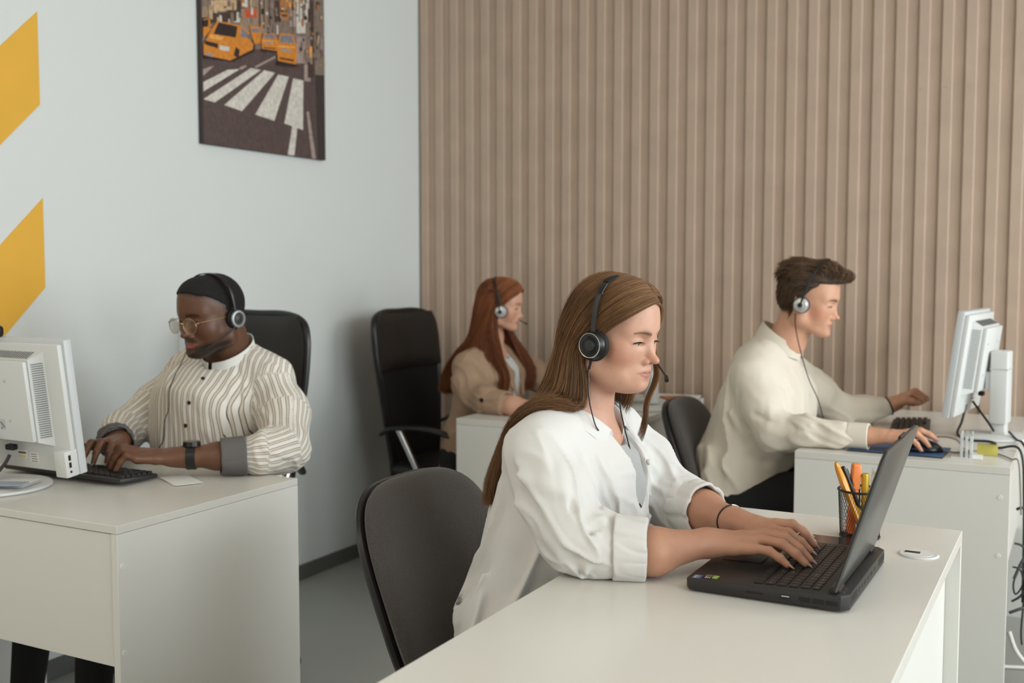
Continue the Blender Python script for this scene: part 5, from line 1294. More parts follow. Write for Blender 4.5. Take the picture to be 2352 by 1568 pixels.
cI = mirror([(-.797, 1.915, .968), (-.815, 1.892, .985), (-.845, 1.880, 1.000), (-.885, 1.880, 1.010), (-.918, 1.905, 1.018), (-.928, 1.94, 1.020)], 1.94)
cF = mirror([(-.795, 1.905, .988), (-.813, 1.882, 1.010), (-.845, 1.869, 1.030), (-.885, 1.870, 1.043), (-.922, 1.900, 1.050), (-.934, 1.94, 1.052)], 1.94)
cO = mirror([(-.793, 1.868, .958), (-.815, 1.850, .985), (-.850, 1.832, 1.008), (-.893, 1.838, 1.020), (-.940, 1.880, 1.026), (-.955, 1.94, 1.026)], 1.94)
sheet('collar', [cI, cF, cO], M['shirt'], wroot)
for yy, zz in ((1.993, .914), (1.999, .848)):
    xs = np.linspace(-.68, -.88, 120); dd = w_shirt(np.array([[x, yy, zz] for x in xs], F32)); p = (float(xs[np.argmax(dd < 0)]), yy, zz)
    Rb = Vector((1, .25, .1)).to_track_quat('Z', 'Y').to_matrix()
    B().lathe([(.0, .0035), (.0035, .0035), (.0052, .0045), (.0058, .0025), (.0055, 0)], p, 20, R=Rb).done('button', M['cap'], wroot, world=True)
def w_legs(P):
    d = None
    for y in (1.85, 2.03):
        e = s_chain(P, [(-1.0, y, .53), (-.80, y - .01, .565), (-.56, y - .02, .56)], [.105, .088, .066], .04)
        e = smin(e, s_chain(P, [(-.56, y - .02, .56), (-.585, y - .02, .33), (-.62, y - .02, .10)], [.064, .058, .046], .03), .02)
        d = e if d is None else smin(d, e, .03)
    d = smin(d, s_loft(P, [(-1.00, 1.94, .50), (-.98, 1.94, .58)], [.17, .14], [.09, .07], (0, 1, 0), .03), .04)
    return d
v, q = mesh_sdf(w_legs, (-1.20, 1.70, .03), (-.46, 2.18, .76), .011)
np_mesh('trousers', v, q, M['black_cloth'], wroot)
for y in (1.83, 2.01):
    def sf(P, y=y): return smax(s_chain(P, [(-.63, y, .045), (-.56, y, .040), (-.46, y, .030)], [.046, .042, .034], .02), .004 - P[:, 2], .004)
    v, q = mesh_sdf(sf, (-.70, y - .08, -.01), (-.40, y + .08, .12), .008)
    np_mesh('shoe', v, q, M['blackplastic'], wroot)

# hair
rng = np.random.RandomState(11)
L_ = lambda *p: tuple(WH.w(p))
RG = [  # near side, front hairline to the crown; then down behind the ear cup
 [L_(-.0018, .083, .074), L_(.026, .080, .066), L_(.052, .061, .044), L_(.070, .036, .020), L_(.081, .012, -.006), L_(.083, -.016, -.040), (-.838, 1.868, 1.085), (-.834, 1.862, 1.045), (-.850, 1.852, 1.026), (-.880, 1.842, 1.014), (-.925, 1.836, .985)],
 [L_(-.0018, .078, .088), L_(.030, .070, .082), L_(.060, .046, .058), L_(.077, .020, .032), L_(.086, -.004, .000), L_(.087, -.028, -.040), (-.850, 1.860, 1.080), (-.852, 1.850, 1.038), (-.872, 1.840, 1.018), (-.915, 1.832, .990), (-.960, 1.832, .925)],
 [L_(-.0018, .062, .106), L_(.034, .052, .098), L_(.066, .024, .074), L_(.082, -.002, .044), L_(.090, -.024, .005), L_(.090, -.048, -.040), (-.872, 1.858, 1.078), (-.884, 1.847, 1.036), (-.912, 1.836, 1.004), (-.953, 1.832, .945), (-.985, 1.836, .860)],
 [L_(-.0018, .034, .121), L_(.040, .022, .110), L_(.072, -.006, .082), L_(.085, -.032, .048), L_(.090, -.052, .004), L_(.088, -.070, -.040), (-.893, 1.866, 1.080), (-.908, 1.852, 1.034), (-.938, 1.840, .992), (-.976, 1.838, .925), (-.994, 1.842, .832)],
 [L_(-.0018, .000, .128), L_(.042, -.016, .114), L_(.070, -.044, .080), L_(.078, -.068, .040), L_(.080, -.082, .000), L_(.076, -.092, -.044), (-.912, 1.880, 1.078), (-.930, 1.866, 1.030), (-.962, 1.850, .975), (-.994, 1.848, .905), (-1.004, 1.854, .822)],
 [L_(.002, -.038, .125), L_(.030, -.064, .104), L_(.050, -.090, .068), L_(.056, -.104, .030), L_(.056, -.112, -.008), L_(.052, -.116, -.048), (-.930, 1.900, 1.075), (-.948, 1.890, 1.026), (-.980, 1.868, .970), (-1.006, 1.862, .905), (-1.014, 1.866, .828)],
 [L_(.000, -.072, .104), L_(.010, -.094, .080), L_(.018, -.112, .050), L_(.022, -.118, .018), L_(.022, -.122, -.016), L_(.020, -.124, -.052), (-.944, 1.930, 1.070), (-.962, 1.926, 1.018), (-.990, 1.910, .965), (-1.014, 1.900, .905), (-1.022, 1.895, .838)],
]
LG = [  # far side
 [L_(.0018, .083, .074), L_(-.026, .086, .068), L_(-.052, .076, .046), L_(-.067, .068, .015), L_(-.070, .066, -.030), (-.738, 2.020, 1.085), (-.762, 2.016, 1.030), (-.760, 2.006, .990), (-.766, 1.990, .955)],
 [L_(.0018, .078, .088), L_(-.032, .072, .084), L_(-.062, .055, .056), L_(-.078, .036, .018), L_(-.080, .022, -.030), (-.800, 2.020, 1.075), (-.806, 2.024, 1.045), (-.815, 2.030, 1.025), (-.826, 2.040, 1.008)],
 [L_(.0018, .062, .106), L_(-.034, .052, .100), L_(-.066, .024, .076), L_(-.083, -.002, .044), L_(-.086, -.014, -.020), (-.830, 2.024, 1.075), (-.836, 2.030, 1.045), (-.846, 2.040, 1.020), (-.860, 2.050, 1.002)],
 [L_(.0018, .020, .126), L_(-.040, .008, .114), L_(-.072, -.020, .082), L_(-.087, -.044, .044), L_(-.088, -.056, -.020), (-.880, 2.020, 1.075), (-.890, 2.030, 1.035), (-.920, 2.040, 1.000), (-.965, 2.040, .930)],
 [L_(.0018, -.038, .125), L_(-.034, -.064, .104), L_(-.056, -.088, .068), L_(-.062, -.102, .030), L_(-.060, -.108, -.020), (-.925, 1.990, 1.075), (-.945, 2.000, 1.030), (-.975, 2.010, .985), (-1.005, 2.010, .910)],
 [L_(.000, -.072, .104), L_(-.010, -.094, .080), L_(-.018, -.112, .050), L_(-.022, -.118, .018), L_(-.022, -.122, -.020), (-.944, 1.945, 1.070), (-.962, 1.950, 1.020), (-.990, 1.955, .970), (-1.018, 1.955, .900)],
]
HC = [srgb(94, 66, 45), srgb(138, 100, 67), srgb(56, 41, 30), srgb(172, 129, 86)]
w_all = lambda P: np.minimum(w_head(P), w_shirt(P))
c1 = hair_sheet(RG, 10500, 38, rng, depth=.0055, jit=.0005, clump=.0040, hi=1, push=w_all, off=.0085)
c2 = hair_sheet(LG, 3600, 34, rng, depth=.0050, jit=.0005, clump=.0030, lo=.17, push=w_all, off=.0085)
c3 = hair_sheet(LG[:2], 170, 38, rng, depth=.0030, jit=.0006, clump=.0016, lo=.0, hi=.25, push=w_all, off=.005)
hair_obj('hair', c1, .00029, HC, rng, M['hair'], wroot)
hair_obj('hair', c2, .00030, HC, rng, M['hair'], wroot)
hair_obj('face_framing_strand', c3, .00045, HC, rng, M['hair'], wroot)
c4 = hair_sheet(RG, 160, 40, rng, depth=.0085, jit=.0035, clump=.010, push=w_all, off=.011)
hair_obj('stray_hair', c4, .00022, HC[:2], rng, M['hair'], wroot)
# scalp under the strands
def w_scalp(P):
    Q = WH.loc(P); d = head_sdf(Q, {**WG, 'ears': False}) - .0035
    # hairline: cut away the face
    X = np.abs(Q[:, 0]); cut = (Q[:, 1] - .060) * .75 + (.070 - Q[:, 2]) * .55 - .012 + (X / .078) ** 2 * .0
    hl = Q[:, 1] - (.040 + (Q[:, 2] - .035) * 1.05 - np.maximum(-Q[:, 2] + .035, 0) * .15)
    d = smax(d, hl * .7, .004); return smax(d, -.062 - Q[:, 2], .01)
v, q = mesh_sdf(w_scalp, (-.97, 1.83, 1.07), (-.70, 2.05, 1.32), .0042)
np_mesh('under_hair', v, q, mat('scalp_brown', srgb(100, 74, 58), .7), wroot)
# eyebrow hairs
for s_ in (-1, 1):
    cs = []
    for k in range(110):
        t = rng.uniform(0, 1); x = .011 + .034 * t; z = .0172 + .0034 * math.sin(t * 2.7) + rng.normal(0, .0011 * (1 - .5 * t)); y = .0885 - .30 * max(x - .012, 0) - 4.5 * max(x - .028, 0) ** 2
        dx = .0045 + .0015 * t; p = [(x * s_, y, z), ((x + dx * .5) * s_, y - .0004, z + .0016 - .002 * t), ((x + dx) * s_, y - .002, z + .0018 - .0042 * t)]
        cs.append(cr_np([WH.w(q_) for q_ in p], 5))
    hair_obj('eyebrow', np.array(cs), .00022, [srgb(96, 70, 50), srgb(70, 50, 36)], rng, M['hair'], wroot)
# jewellery
b = B(); ctr = Vector((-.590, 2.011, .812)); ax = Vector((-.072, .045, 0)).normalized(); u = ax.cross(Vector((0, 0, 1))).normalized(); w_ = u.cross(ax)
b.tube([ctr + u * math.cos(q) * .0330 + w_ * math.sin(q) * .0285 for q in [2 * math.pi * k / 20 for k in range(20)]], .0016, 8, 3, closed=True)
o = b.done('bracelet', M['cable']); tag(o, 'thin black cord bracelet on the left wrist of the foreground woman', 'bracelet')
b = B(); b.tube([ctr + u * math.cos(q) * .0330 + w_ * math.sin(q) * .0285 - ax * .0 for q in [.9, 1.1, 1.3, 1.5]], .0022, 8, 3)
bb = b.done('silver_bead', M['ring'], o)
def ring(p, d, r, label):
    b = B(); d = Vector(d).normalized(); u = d.cross(Vector((0, 0, 1))).normalized(); w_ = u.cross(d)
    b.tube([Vector(p) + u * math.cos(q) * r + w_ * math.sin(q) * r for q in [2 * math.pi * k / 14 for k in range(14)]], .0009, 8, 2, closed=True)
    tag(b.done('finger_ring', M['ring']), label, 'ring')
ring((-.487, 1.9245, .813), (.076, -.004, -.004), .0098, 'thin silver ring at the base of the right index finger of the foreground woman')
ring((-.448, 1.960, .806), (.08, -.015, -.02), .0086, 'thin silver ring halfway along the left index finger of the foreground woman')
b = B(); e0 = WH.wv((.070, -.006, -.038)); b.tube([e0, e0 + Vector((.001, -.002, -.02)), e0 + Vector((.002, -.002, -.045))], .0005, 6, 3); b.ball(e0 + Vector((.002, -.002, -.050)), .0012, 8, (1, 1, 4))
tag(b.done('earring', M['ring']), 'thin silver thread earring hanging from the right ear of the foreground woman', 'earring')
hw_ = headset('black headset with silver-ringed ear cup on the long brown hair of the foreground woman', WH, cupx=.090, cupy=.016, cupz=-.014, topy=.010, topz=.121, style='black', cupr=.0325, band=.0062,
        mic=[(-.094, .02, -.030), (-.070, .070, -.052), (-.050, .098, -.064), (-.034, .118, -.072), (-.020, .128, -.078)])
def cord(parent, pts, r=.0013, m=None): B().tube(pts, r, 6, 7).done('cord', m or M['cable'], parent, world=True)
cord(hw_, [WH.wv((.090, .014, -.050)), WH.wv((.091, .012, -.078)), (-.822, 1.858, 1.05), (-.812, 1.862, 1.005), (-.806, 1.868, .99)])
cord(hw_, [WH.wv((-.094, -.014, -.048)), (-.815, 1.995, 1.04), (-.793, 1.965, .985), (-.776, 1.955, .940), (-.772, 1.952, .900), (-.768, 1.953, .86), (-.752, 1.957, .83)])
B().cyl(WH.wv((.090, .015, -.046)), WH.wv((.0905, .014, -.066)), .0032, .0018, n=12).done('strain_relief', M['cable'], hw_, world=True)

for y_, z_ in ((.052, -.018), (.012, -.062), (.046, -.060), (.026, -.088)):
    xs = np.linspace(.03, .10, 200); dd = w_head(np.array([WH.w((x, y_, z_)) for x in xs], F32)); xx = float(xs[np.argmax(dd > 0)])
    B().ball(WH.wv((xx, y_, z_)), .0007, 8, (1, .6, 1)).done('mole', bpy.data.materials.get('mole_brown') or mat('mole_brown', srgb(104, 66, 50), .6), wroot, world=True)
# ================================================================== shared pieces for the three people behind
def legs_sdf(P, hips, knees, ankles, r=(.105, .088, .066, .046)):
    d = None
    for h, k, a in zip(hips, knees, ankles):
        e = s_chain(P, [h, k], [r[0], r[1] * .85], .04); e = smin(e, s_chain(P, [k, a], [r[2], r[3]], .03), .025)
        d = e if d is None else smin(d, e, .03)
    m = (np.array(hips[0]) + np.array(hips[1])) / 2; sd = np.array(hips[1]) - np.array(hips[0]); sd[2] = 0
    return smin(d, s_loft(P, [m + (0, 0, -.01), m + (0, 0, .10)], [.19, .165], [.11, .10], sd, .03), .04)
def trousers(parent, hips, knees, ankles, lo, hi, m, fn=None, h=.010):
    f = (lambda P: legs_sdf(P, hips, knees, ankles)) if fn is None else fn
    v, q = mesh_sdf(f, lo, hi, h); return np_mesh('trousers', v, q, m, parent)
def shoe(parent, a, b, m):
    a = np.array(a, float); b = np.array(b, float)
    f = lambda P: smax(s_chain(P, [a, (a + b) / 2, b], [.044, .042, .034], .02), .004 - P[:, 2], .004)
    v, q = mesh_sdf(f, np.minimum(a, b) - .07, np.maximum(a, b) + .07, .008); np_mesh('shoe', v, q, m, parent)
def short_strands(H, V, keep, dirf, n, ln, steps, lift, rng):
    """short combed hairs rooted on the cap mesh"""
    Q = H.loc(V); k = np.where(keep(Q))[0]; p = Q[rng.choice(k, n)].astype(float); C = [p]
    L = ln(p) * rng.uniform(.7, 1.15, n)
    for i in range(steps):
        d = dirf(C[-1], (i + 1) / steps); d = d / (np.linalg.norm(d, axis=1, keepdims=True) + 1e-9) + rng.normal(0, .07, (n, 3))
        C.append(C[-1] + d * (L / steps)[:, None])
    C = np.stack(C, 1); S_ = C.shape
    return np.array([[H.w(q) for q in c] for c in C])

# ================================================================== man in the striped shirt
MH = Head((-2.197, 2.305, 1.160), -97, 8, 0, 1.0, zs=.97, ys=.90)
MG = dict(jaw=.053, chinr=.021, cheek=.029, lip=1.45, nose=1.22, brow=1.3, slit=.0022, lid=.0025, chiny=.078)
mroot = thing('person', 'man in striped shirt and glasses typing at the left desk', 'person', (-2.32, 2.45, 0))
dk = srgb(96, 63, 45)
def m_head(P):
    Q = MH.loc(P); d = head_sdf(Q, MG)
    X = Q.copy(); X[:, 0] = np.abs(X[:, 0]); d = smax(d, -eye_slit(X, MG), .0012)
    nk = s_loft(P, [(-2.195, 2.355, 1.10), (-2.215, 2.395, 1.04), (-2.235, 2.405, .98)], [.060, .064, .075], [.064, .066, .075], (1, 0, 0), .02)
    return smin(smin(d, nk, .02), s_loft(P, [(-2.25, 2.40, .96), (-2.26, 2.38, .88)], [.15, .17], [.08, .10], (1, 0, 0), .03), .04)
ML_M = [(-2.166, 1.992, .822), (-2.157, 1.973, .828), (-2.142, 1.957, .824), (-2.124, 1.945, .814)]
ML_T = [(-2.236, 1.972, .787), (-2.222, 1.946, .786), (-2.196, 1.930, .786), (-2.163, 1.918, .786)]
ML_TH = [(-2.105, 2.052, .800), (-2.140, 2.045, .797), (-2.172, 2.033, .792), (-2.200, 2.018, .788)]
ML_W = (-2.085, 2.043, .806)
MR_M = [(-2.300, 2.040, .824), (-2.322, 2.030, .830), (-2.344, 2.022, .826), (-2.364, 2.018, .816)]
MR_T = [(-2.262, 1.975, .787), (-2.290, 1.955, .786), (-2.322, 1.945, .786), (-2.352, 1.945, .786)]
MR_TH = [(-2.345, 2.105, .805), (-2.305, 2.080, .800), (-2.275, 2.050, .793), (-2.255, 2.020, .789)]
MR_W = (-2.375, 2.105, .812)
def m_lh(P):
    d = hand_sdf(P, ML_W, ML_M, ML_T, ML_TH, bow=(.022, .026, .026, .020), k=1.12)
    return smin(d, s_loft(P, [(-1.965, 2.150, .804), (-2.00, 2.112, .804), (-2.06, 2.065, .804), (-2.09, 2.04, .805)], [.036, .038, .033, .032], [.034, .034, .026, .022], (.55, -.83, 0), .02), .016)
def m_rh(P):
    d = hand_sdf(P, MR_W, MR_M, MR_T, MR_TH, bow=(.020, .024, .024, .018), k=1.12)
    return smin(d, s_loft(P, [(-2.46, 2.18, .803), (-2.41, 2.14, .806), (-2.36, 2.09, .811)], [.044, .036, .031], [.040, .030, .022], (.6, -.8, 0), .02), .016)
va = mesh_sdf(m_head, (-2.44, 2.14, .90), (-1.98, 2.55, 1.31), .0028)
vb = mesh_sdf(m_lh, (-2.30, 1.88, .74), (-1.85, 2.24, .88), .0027)
vc = mesh_sdf(m_rh, (-2.58, 1.90, .74), (-2.21, 2.28, .88), .0027)
pa = face_pigment(MH.loc(va[0]), dk, srgb(138, 84, 74), None, brow=(srgb(30, 22, 18), .9), beard=(srgb(32, 24, 20), .85))
_q = MH.loc(va[0]); _X = np.abs(_q[:, 0]); _hl = _q[:, 1] - (.073 - np.maximum(_X - .040, 0) * .85 + np.maximum(_q[:, 2] - .068, -.032) * 1.2 - np.maximum(.030 - _q[:, 2], 0) * .3)
_m = (np.clip(1 - _hl / .013, 0, 1) * np.clip((_q[:, 2] + .012) / .02, 0, 1) * .8)[:, None]; pa = pa * (1 - _m) + np.array(srgb(26, 22, 20), F32) * _m
hc = np.tile(np.array(srgb(104, 68, 48), F32), (len(vb[0]) + len(vc[0]), 1))
V_, Q_ = joined([va, vb, vc])
np_mesh('body', V_, Q_, M['skin_dark'], mroot, colors=np.concatenate([pa, hc]))
M['iris_brown'] = mat('iris_brown', srgb(50, 32, 22), .15)
eyes(mroot, MH, MG, M['iris_brown']); lashes(mroot, MH, MG, M['pupil'], .0005)
M['nail_dark'] = mat('nail_dark', srgb(168, 122, 104), .3)
nails(mroot, ML_M, ML_T, ML_TH, M['nail_dark'], (.022, .026, .026, .020), 1.05, .25)
nails(mroot, MR_M, MR_T, MR_TH, M['nail_dark'], (.020, .024, .024, .018), 1.05, .25)
def m_cap(P):
    Q = MH.loc(P); d = head_sdf(Q, {**MG, 'ears': False}) - .0042
    X = np.abs(Q[:, 0])
    hl = Q[:, 1] - (.073 - np.maximum(X - .040, 0) * .85 + np.maximum(Q[:, 2] - .068, -.032) * 1.2 - np.maximum(.030 - Q[:, 2], 0) * .3)
    hl = hl + vnoise(P, 140, 2) * .003
    d = smax(d, hl * .7, .006); d = smax(d, (.004 + np.where(Q[:, 1] < .0, -.05, 0) - Q[:, 2]) * .8, .012)
    return d + vnoise(P, 260) * .0007
v, q = mesh_sdf(m_cap, (-2.34, 2.17, 1.06), (-2.04, 2.45, 1.33), .003)
np_mesh('hair', v, q, mat('black_hair', srgb(20, 18, 17), .85, bump=(900, .8)), mroot)

# striped shirt: the stripe coordinate runs across the cloth
def stripe_mat():
    m = mat('striped_cotton', srgb(224, 216, 204), .85, bump=(600, .15), wrinkle=(8, .5)); nt = m.node_tree; N = nt.nodes; L = nt.links
    a = N.new('ShaderNodeAttribute'); a.attribute_name = 'pigment'
    sp = N.new('ShaderNodeSeparateColor'); L.new(a.outputs['Color'], sp.inputs[0])
    mu = N.new('ShaderNodeMath'); mu.operation = 'MULTIPLY'; mu.inputs[1].default_value = 1 / .0180; L.new(sp.outputs[0], mu.inputs[0])
    fr = N.new('ShaderNodeMath'); fr.operation = 'FRACT'; L.new(mu.outputs[0], fr.inputs[0])
    r = N.new('ShaderNodeValToRGB'); cr = r.color_ramp; cr.interpolation = 'CONSTANT'
    W_, T_, D_ = srgb(226, 221, 212) + (1,), srgb(208, 197, 181) + (1,), srgb(78, 74, 74) + (1,)
    cols = [(0, W_), (.40, D_), (.48, T_), (.78, D_), (.85, W_)]
    cr.elements[0].position = 0; cr.elements[0].color = W_; cr.elements[1].position = .40; cr.elements[1].color = D_
    for p, c in cols[2:]: e = cr.elements.new(p); e.color = c
    L.new(fr.outputs[0], r.inputs[0]); L.new(r.outputs[0], N['Principled BSDF'].inputs['Base Color']); return m
MT = [(-2.325, 2.485, .46), (-2.300, 2.445, .64), (-2.278, 2.365, .79), (-2.268, 2.360, .90), (-2.255, 2.400, .998)]
ML_A = [(-2.095, 2.425, .965), (-2.000, 2.375, .880), (-1.912, 2.275, .808), (-1.925, 2.200, .803), (-1.965, 2.142, .803)]
MR_A = [(-2.435, 2.435, .945), (-2.490, 2.365, .878), (-2.515, 2.265, .816), (-2.475, 2.200, .806), (-2.435, 2.160, .803)]
def m_parts(P):
    t = s_loft(P, MT, [.185, .178, .172, .178, .15], [.13, .135, .135, .13, .07], (1, 0, 0), .05)
    t = smin(t, s_chain(P, [(-2.16, 2.415, 1.030), (-2.09, 2.43, .980)], [.05, .066], .03), .04); t = smin(t, s_chain(P, [(-2.33, 2.42, 1.020), (-2.43, 2.435, .965)], [.05, .066], .03), .04)
    t = t + folds(P, (.25, 0, -1), 11, 2.4, .006, 2.0)
    l = s_chain(P, ML_A, [.071, .069, .061, .054, .046], .03) + folds(P, (.7, -.5, -.6), 13, 3.5, .0050, 6.0)
    r = s_chain(P, MR_A, [.070, .066, .056, .050, .045], .03) + folds(P, (-.5, -.5, -.6), 13, 3.5, .0050, 9.0)
    l = l + crease(P, (-1.99, 2.31, .885), (-1.87, 2.27, .865), .010, .006) + crease(P, (-1.97, 2.33, .86), (-1.86, 2.26, .82), .010, -.006)
    return t, l, r
def m_shirt(P):
    t, l, r = m_parts(P); d = smin(smin(t, l, .022), r, .022)
    d = smax(d, -s_chain(P, [(-2.19, 2.35, 1.14), (-2.212, 2.37, 1.06), (-2.212, 2.33, 1.015)], [.085, .068, .032], .02), .004)
    on = (P[:, 1] < 2.196) & (P[:, 0] < -1.794)
    d = smax(d, np.where(on, .7515 - P[:, 2], -9), .003)
    return smax(d, .44 - P[:, 2], .004)
v, q = mesh_sdf(m_shirt, (-2.68, 2.05, .42), (-1.80, 2.66, 1.08), .0052)
t_, l_, r_ = m_parts(v.astype(F32))
def around(v, pts):
    best = np.full(len(v), 9.0); u = np.zeros(len(v))
    for i in range(len(pts) - 1):
        a = np.array(pts[i]); ab = np.array(pts[i + 1]) - a; L = np.linalg.norm(ab); ax = ab / L; t = np.clip((v - a) @ ax / L, 0, 1); w = v - a - t[:, None] * ab
        rf = np.cross(ax, (0.2, .3, 1.0)); rf /= np.linalg.norm(rf); r2 = np.cross(ax, rf); d = np.linalg.norm(w, axis=1)
        k = d < best; u[k] = (np.arctan2(w @ rf, w @ r2) * .062)[k]; best = np.minimum(best, d)
    return u
u = v[:, 0] * 1.0 + .06 * (v[:, 2] - .9) + vnoise(v.astype(F32), 9.0, 4) * .008 + np.maximum(v[:, 1] - 2.40, 0) * .6
u = np.where((l_ < t_) & (l_ < r_), around(v, ML_A) + vnoise(v.astype(F32), 12, 8) * .007, u); u = np.where((r_ < t_) & (r_ < l_), around(v, MR_A) + vnoise(v.astype(F32), 12, 5) * .007, u)
M['stripe'] = stripe_mat()
np_mesh('shirt', v, q, M['stripe'], mroot, colors=np.stack([u + 5, u * 0, u * 0], 1))
M['cuff_grey'] = mat('grey_cuff', srgb(98, 94, 92), .85, bump=(500, .2))
cuff(mroot, (-1.948, 2.158, .803), (-1.992, 2.110, .803), .0475, M['cuff_grey'], off=2, h=.0032, name='folded_cuff')
cuff(mroot, (-2.455, 2.175, .803), (-2.395, 2.128, .806), .0500, M['cuff_grey'], off=5, h=.0032, name='folded_cuff')
def ringpts(c, rx, ry, z, tilt, n=12, a0=0, a1=2 * math.pi, front=(0, -1)):
    f = Vector((front[0], front[1], 0)); s_ = Vector((-front[1], front[0], 0)); out = []
    for k in range(n + 1):
        a = a0 + (a1 - a0) * k / n; out.append((c[0] + f.x * math.cos(a) * ry + s_.x * math.sin(a) * rx, c[1] + f.y * math.cos(a) * ry + s_.y * math.sin(a) * rx, z - tilt * math.cos(a)))
    return out
sheet('collar', [ringpts((-2.212, 2.385), .082, .080, 1.030, .030, a0=.10, a1=2 * math.pi - .10), ringpts((-2.208, 2.378), .074, .075, 1.066, .040, a0=.12, a1=2 * math.pi - .12)], M['tee'] if False else mat('white_band_collar', srgb(222, 220, 214), .85), mroot, th=.003, sub=3)
for z, x, y in ((.985, -2.200, 2.282), (.920, -2.212, 2.238), (.855, -2.224, 2.226), (.790, -2.240, 2.228)):
    dd = m_shirt(np.array([[x, yy, z] for yy in np.linspace(2.10, 2.36, 80)], F32)); k = np.argmax(dd < 0); yy = np.linspace(2.10, 2.36, 80)[k]
    B().cyl((x, yy - .0032, z), (x, yy + .002, z), .0058, n=16).done('button', mat('brown_button', srgb(60, 44, 38), .3) if z > .98 else bpy.data.materials['brown_button'], mroot, world=True)
hips = [(-2.43, 2.47, .52), (-2.22, 2.47, .52)]; knees = [(-2.60, 2.04, .555), (-2.35, 2.03, .555)]; ank = [(-2.64, 2.00, .10), (-2.36, 1.99, .10)]
trousers(mroot, hips, knees, ank, (-2.78, 1.86, .04), (-2.02, 2.66, .72), M['black_cloth'])
for x in (-2.64, -2.36): shoe(mroot, (x, 2.04, .045), (x, 1.84, .032), M['blackplastic'])
# glasses
M['goldwire'] = mat('gold_wire', srgb(190, 164, 120), .22, metal=.8)
M['lens'] = mat('lens', (1, 1, 1), .03, trans=1.0, ior=1.12); M['lens'].node_tree.nodes['Principled BSDF'].inputs['Alpha'].default_value = .28
gl = thing('eyeglasses', 'thin gold-rimmed round glasses on the face of the man in striped shirt', 'glasses', tuple(MH.w((0, .11, -.004))))
for s_ in (-1, 1):
    c = (.0335 * s_, .1090, -.0085)
    P_ = lambda a, r=1.0: MH.wv((c[0] + .0245 * r * math.cos(a), c[1] - .0045 * abs(math.cos(a)) * (math.cos(a) * s_ > 0), c[2] + .0225 * r * math.sin(a)))
    fr = B(); fr.tube([P_(2 * math.pi * k / 22) for k in range(22)], .0009, 8, 3, closed=True); rim = fr.done('rim', M['goldwire'], gl, world=True)
    b = B(); b.bm.faces.new([b.bm.verts.new(P_(2 * math.pi * k / 28, .97)) for k in range(28)]); bmesh.ops.solidify(b.bm, geom=list(b.bm.faces), thickness=.0012)
    b.done('lens', M['lens'], gl, world=True)
    B().tube([MH.wv((c[0] + .0255 * s_, .1030, .000)), MH.wv((.069 * s_, .088, .002)), MH.wv((.0775 * s_, .03, .004)), MH.wv((.0785 * s_, -.010, .000)), MH.wv((.076 * s_, -.030, -.022))], .0011, 8, 5).ball(MH.wv((c[0] + .0285 * s_, .101, .000)), .0028, 10).done('temple', M['goldwire'], gl, world=True)
B().tube([MH.wv((-.010, .109, -.002)), MH.wv((0, .113, .0015)), MH.wv((.010, .109, -.002))], .0012, 8, 4).done('bridge', M['goldwire'], gl, world=True)
# watch
wt = thing('wristwatch', 'chunky black wristwatch on the left wrist of the man in striped shirt', 'watch', (-2.055, 2.070, .80))
ctr = Vector((-2.053, 2.070, .804)); ax = Vector((-.80, -.60, 0)).normalized(); u_ = ax.cross(Vector((0, 0, 1))).normalized(); w_ = Vector((0, 0, 1))
b = B(); vs = []
for k in range(30):
    a = 2 * math.pi * k / 30; rr = (.0370, .0300)
    row = []
    for (o_, t) in ((-.0115, 0), (.0115, 0), (.0115, .0035), (-.0115, .0035)): row.append(b.bm.verts.new(ctr + ax * o_ + u_ * math.cos(a) * (rr[0] + t) + w_ * math.sin(a) * (rr[1] + t)))
    vs.append(row)
for k in range(30):
    for j in range(4): b.bm.faces.new((vs[k][j], vs[k][(j + 1) % 4], vs[(k + 1) % 30][(j + 1) % 4], vs[(k + 1) % 30][j]))
b.done('strap', M['blackplastic'], wt, world=True)
cs = B().cyl(ctr + w_ * .030, ctr + w_ * .041, .023, .0215, n=32).done('case', M['blackplastic'], wt, world=True)
B().cyl(ctr + w_ * .0405, ctr + w_ * .0418, .0165, n=28).done('watch_face', mat('watch_face', srgb(96, 84, 70), .3), cs); bpy.data.objects[cs.name].children[0].location = (0, 0, 0)
m_hs = headset('black headset with grey-ringed cup and lowered microphone on the man in striped shirt', MH, cupx=.086, cupy=-.012, cupz=-.006, topy=-.004, topz=.122, style='grey', cupr=.028,
        mic=[(-.096, -.010, -.020), (-.090, .018, -.040), (-.074, .050, -.062), (-.056, .074, -.076), (-.042, .088, -.084)])
cord(m_hs, [MH.wv((.085, -.01, -.034)), (-2.31, 2.30, 1.03), (-2.285, 2.225, .96), (-2.282, 2.215, .90), (-2.30, 2.215, .86), (-2.305, 2.215, .81), (-2.34, 2.22, .77)])
# ================================================================== young man in the cream shirt
YH = Head((-.800, 3.565, 1.190), 0, 10, 0, 1.0, zs=.97, ys=.86)
YG = dict(jaw=.053, chinr=.019, cheek=.022, lip=.85, nose=1.02, noselen=.001, brow=1.6, slit=.0022, lid=.0022, chiny=.077)
yroot = thing('person', 'young man in cream shirt leaning over the right desk with a hand on the mouse', 'person', (-1.0, 3.58, 0))
def y_head(P):
    Q = YH.loc(P); d = head_sdf(Q, YG)
    X = Q.copy(); X[:, 0] = np.abs(X[:, 0]); d = smax(d, -eye_slit(X, YG), .0012)
    nk = s_loft(P, [(-.835, 3.565, 1.12), (-.868, 3.57, 1.05), (-.905, 3.575, .99)], [.056, .058, .07], [.058, .060, .07], (0, 1, 0), .02)
    return smin(smin(d, nk, .018), s_loft(P, [(-.93, 3.58, .96), (-.93, 3.58, .88)], [.14, .17], [.07, .10], (0, 1, 0), .03), .04)
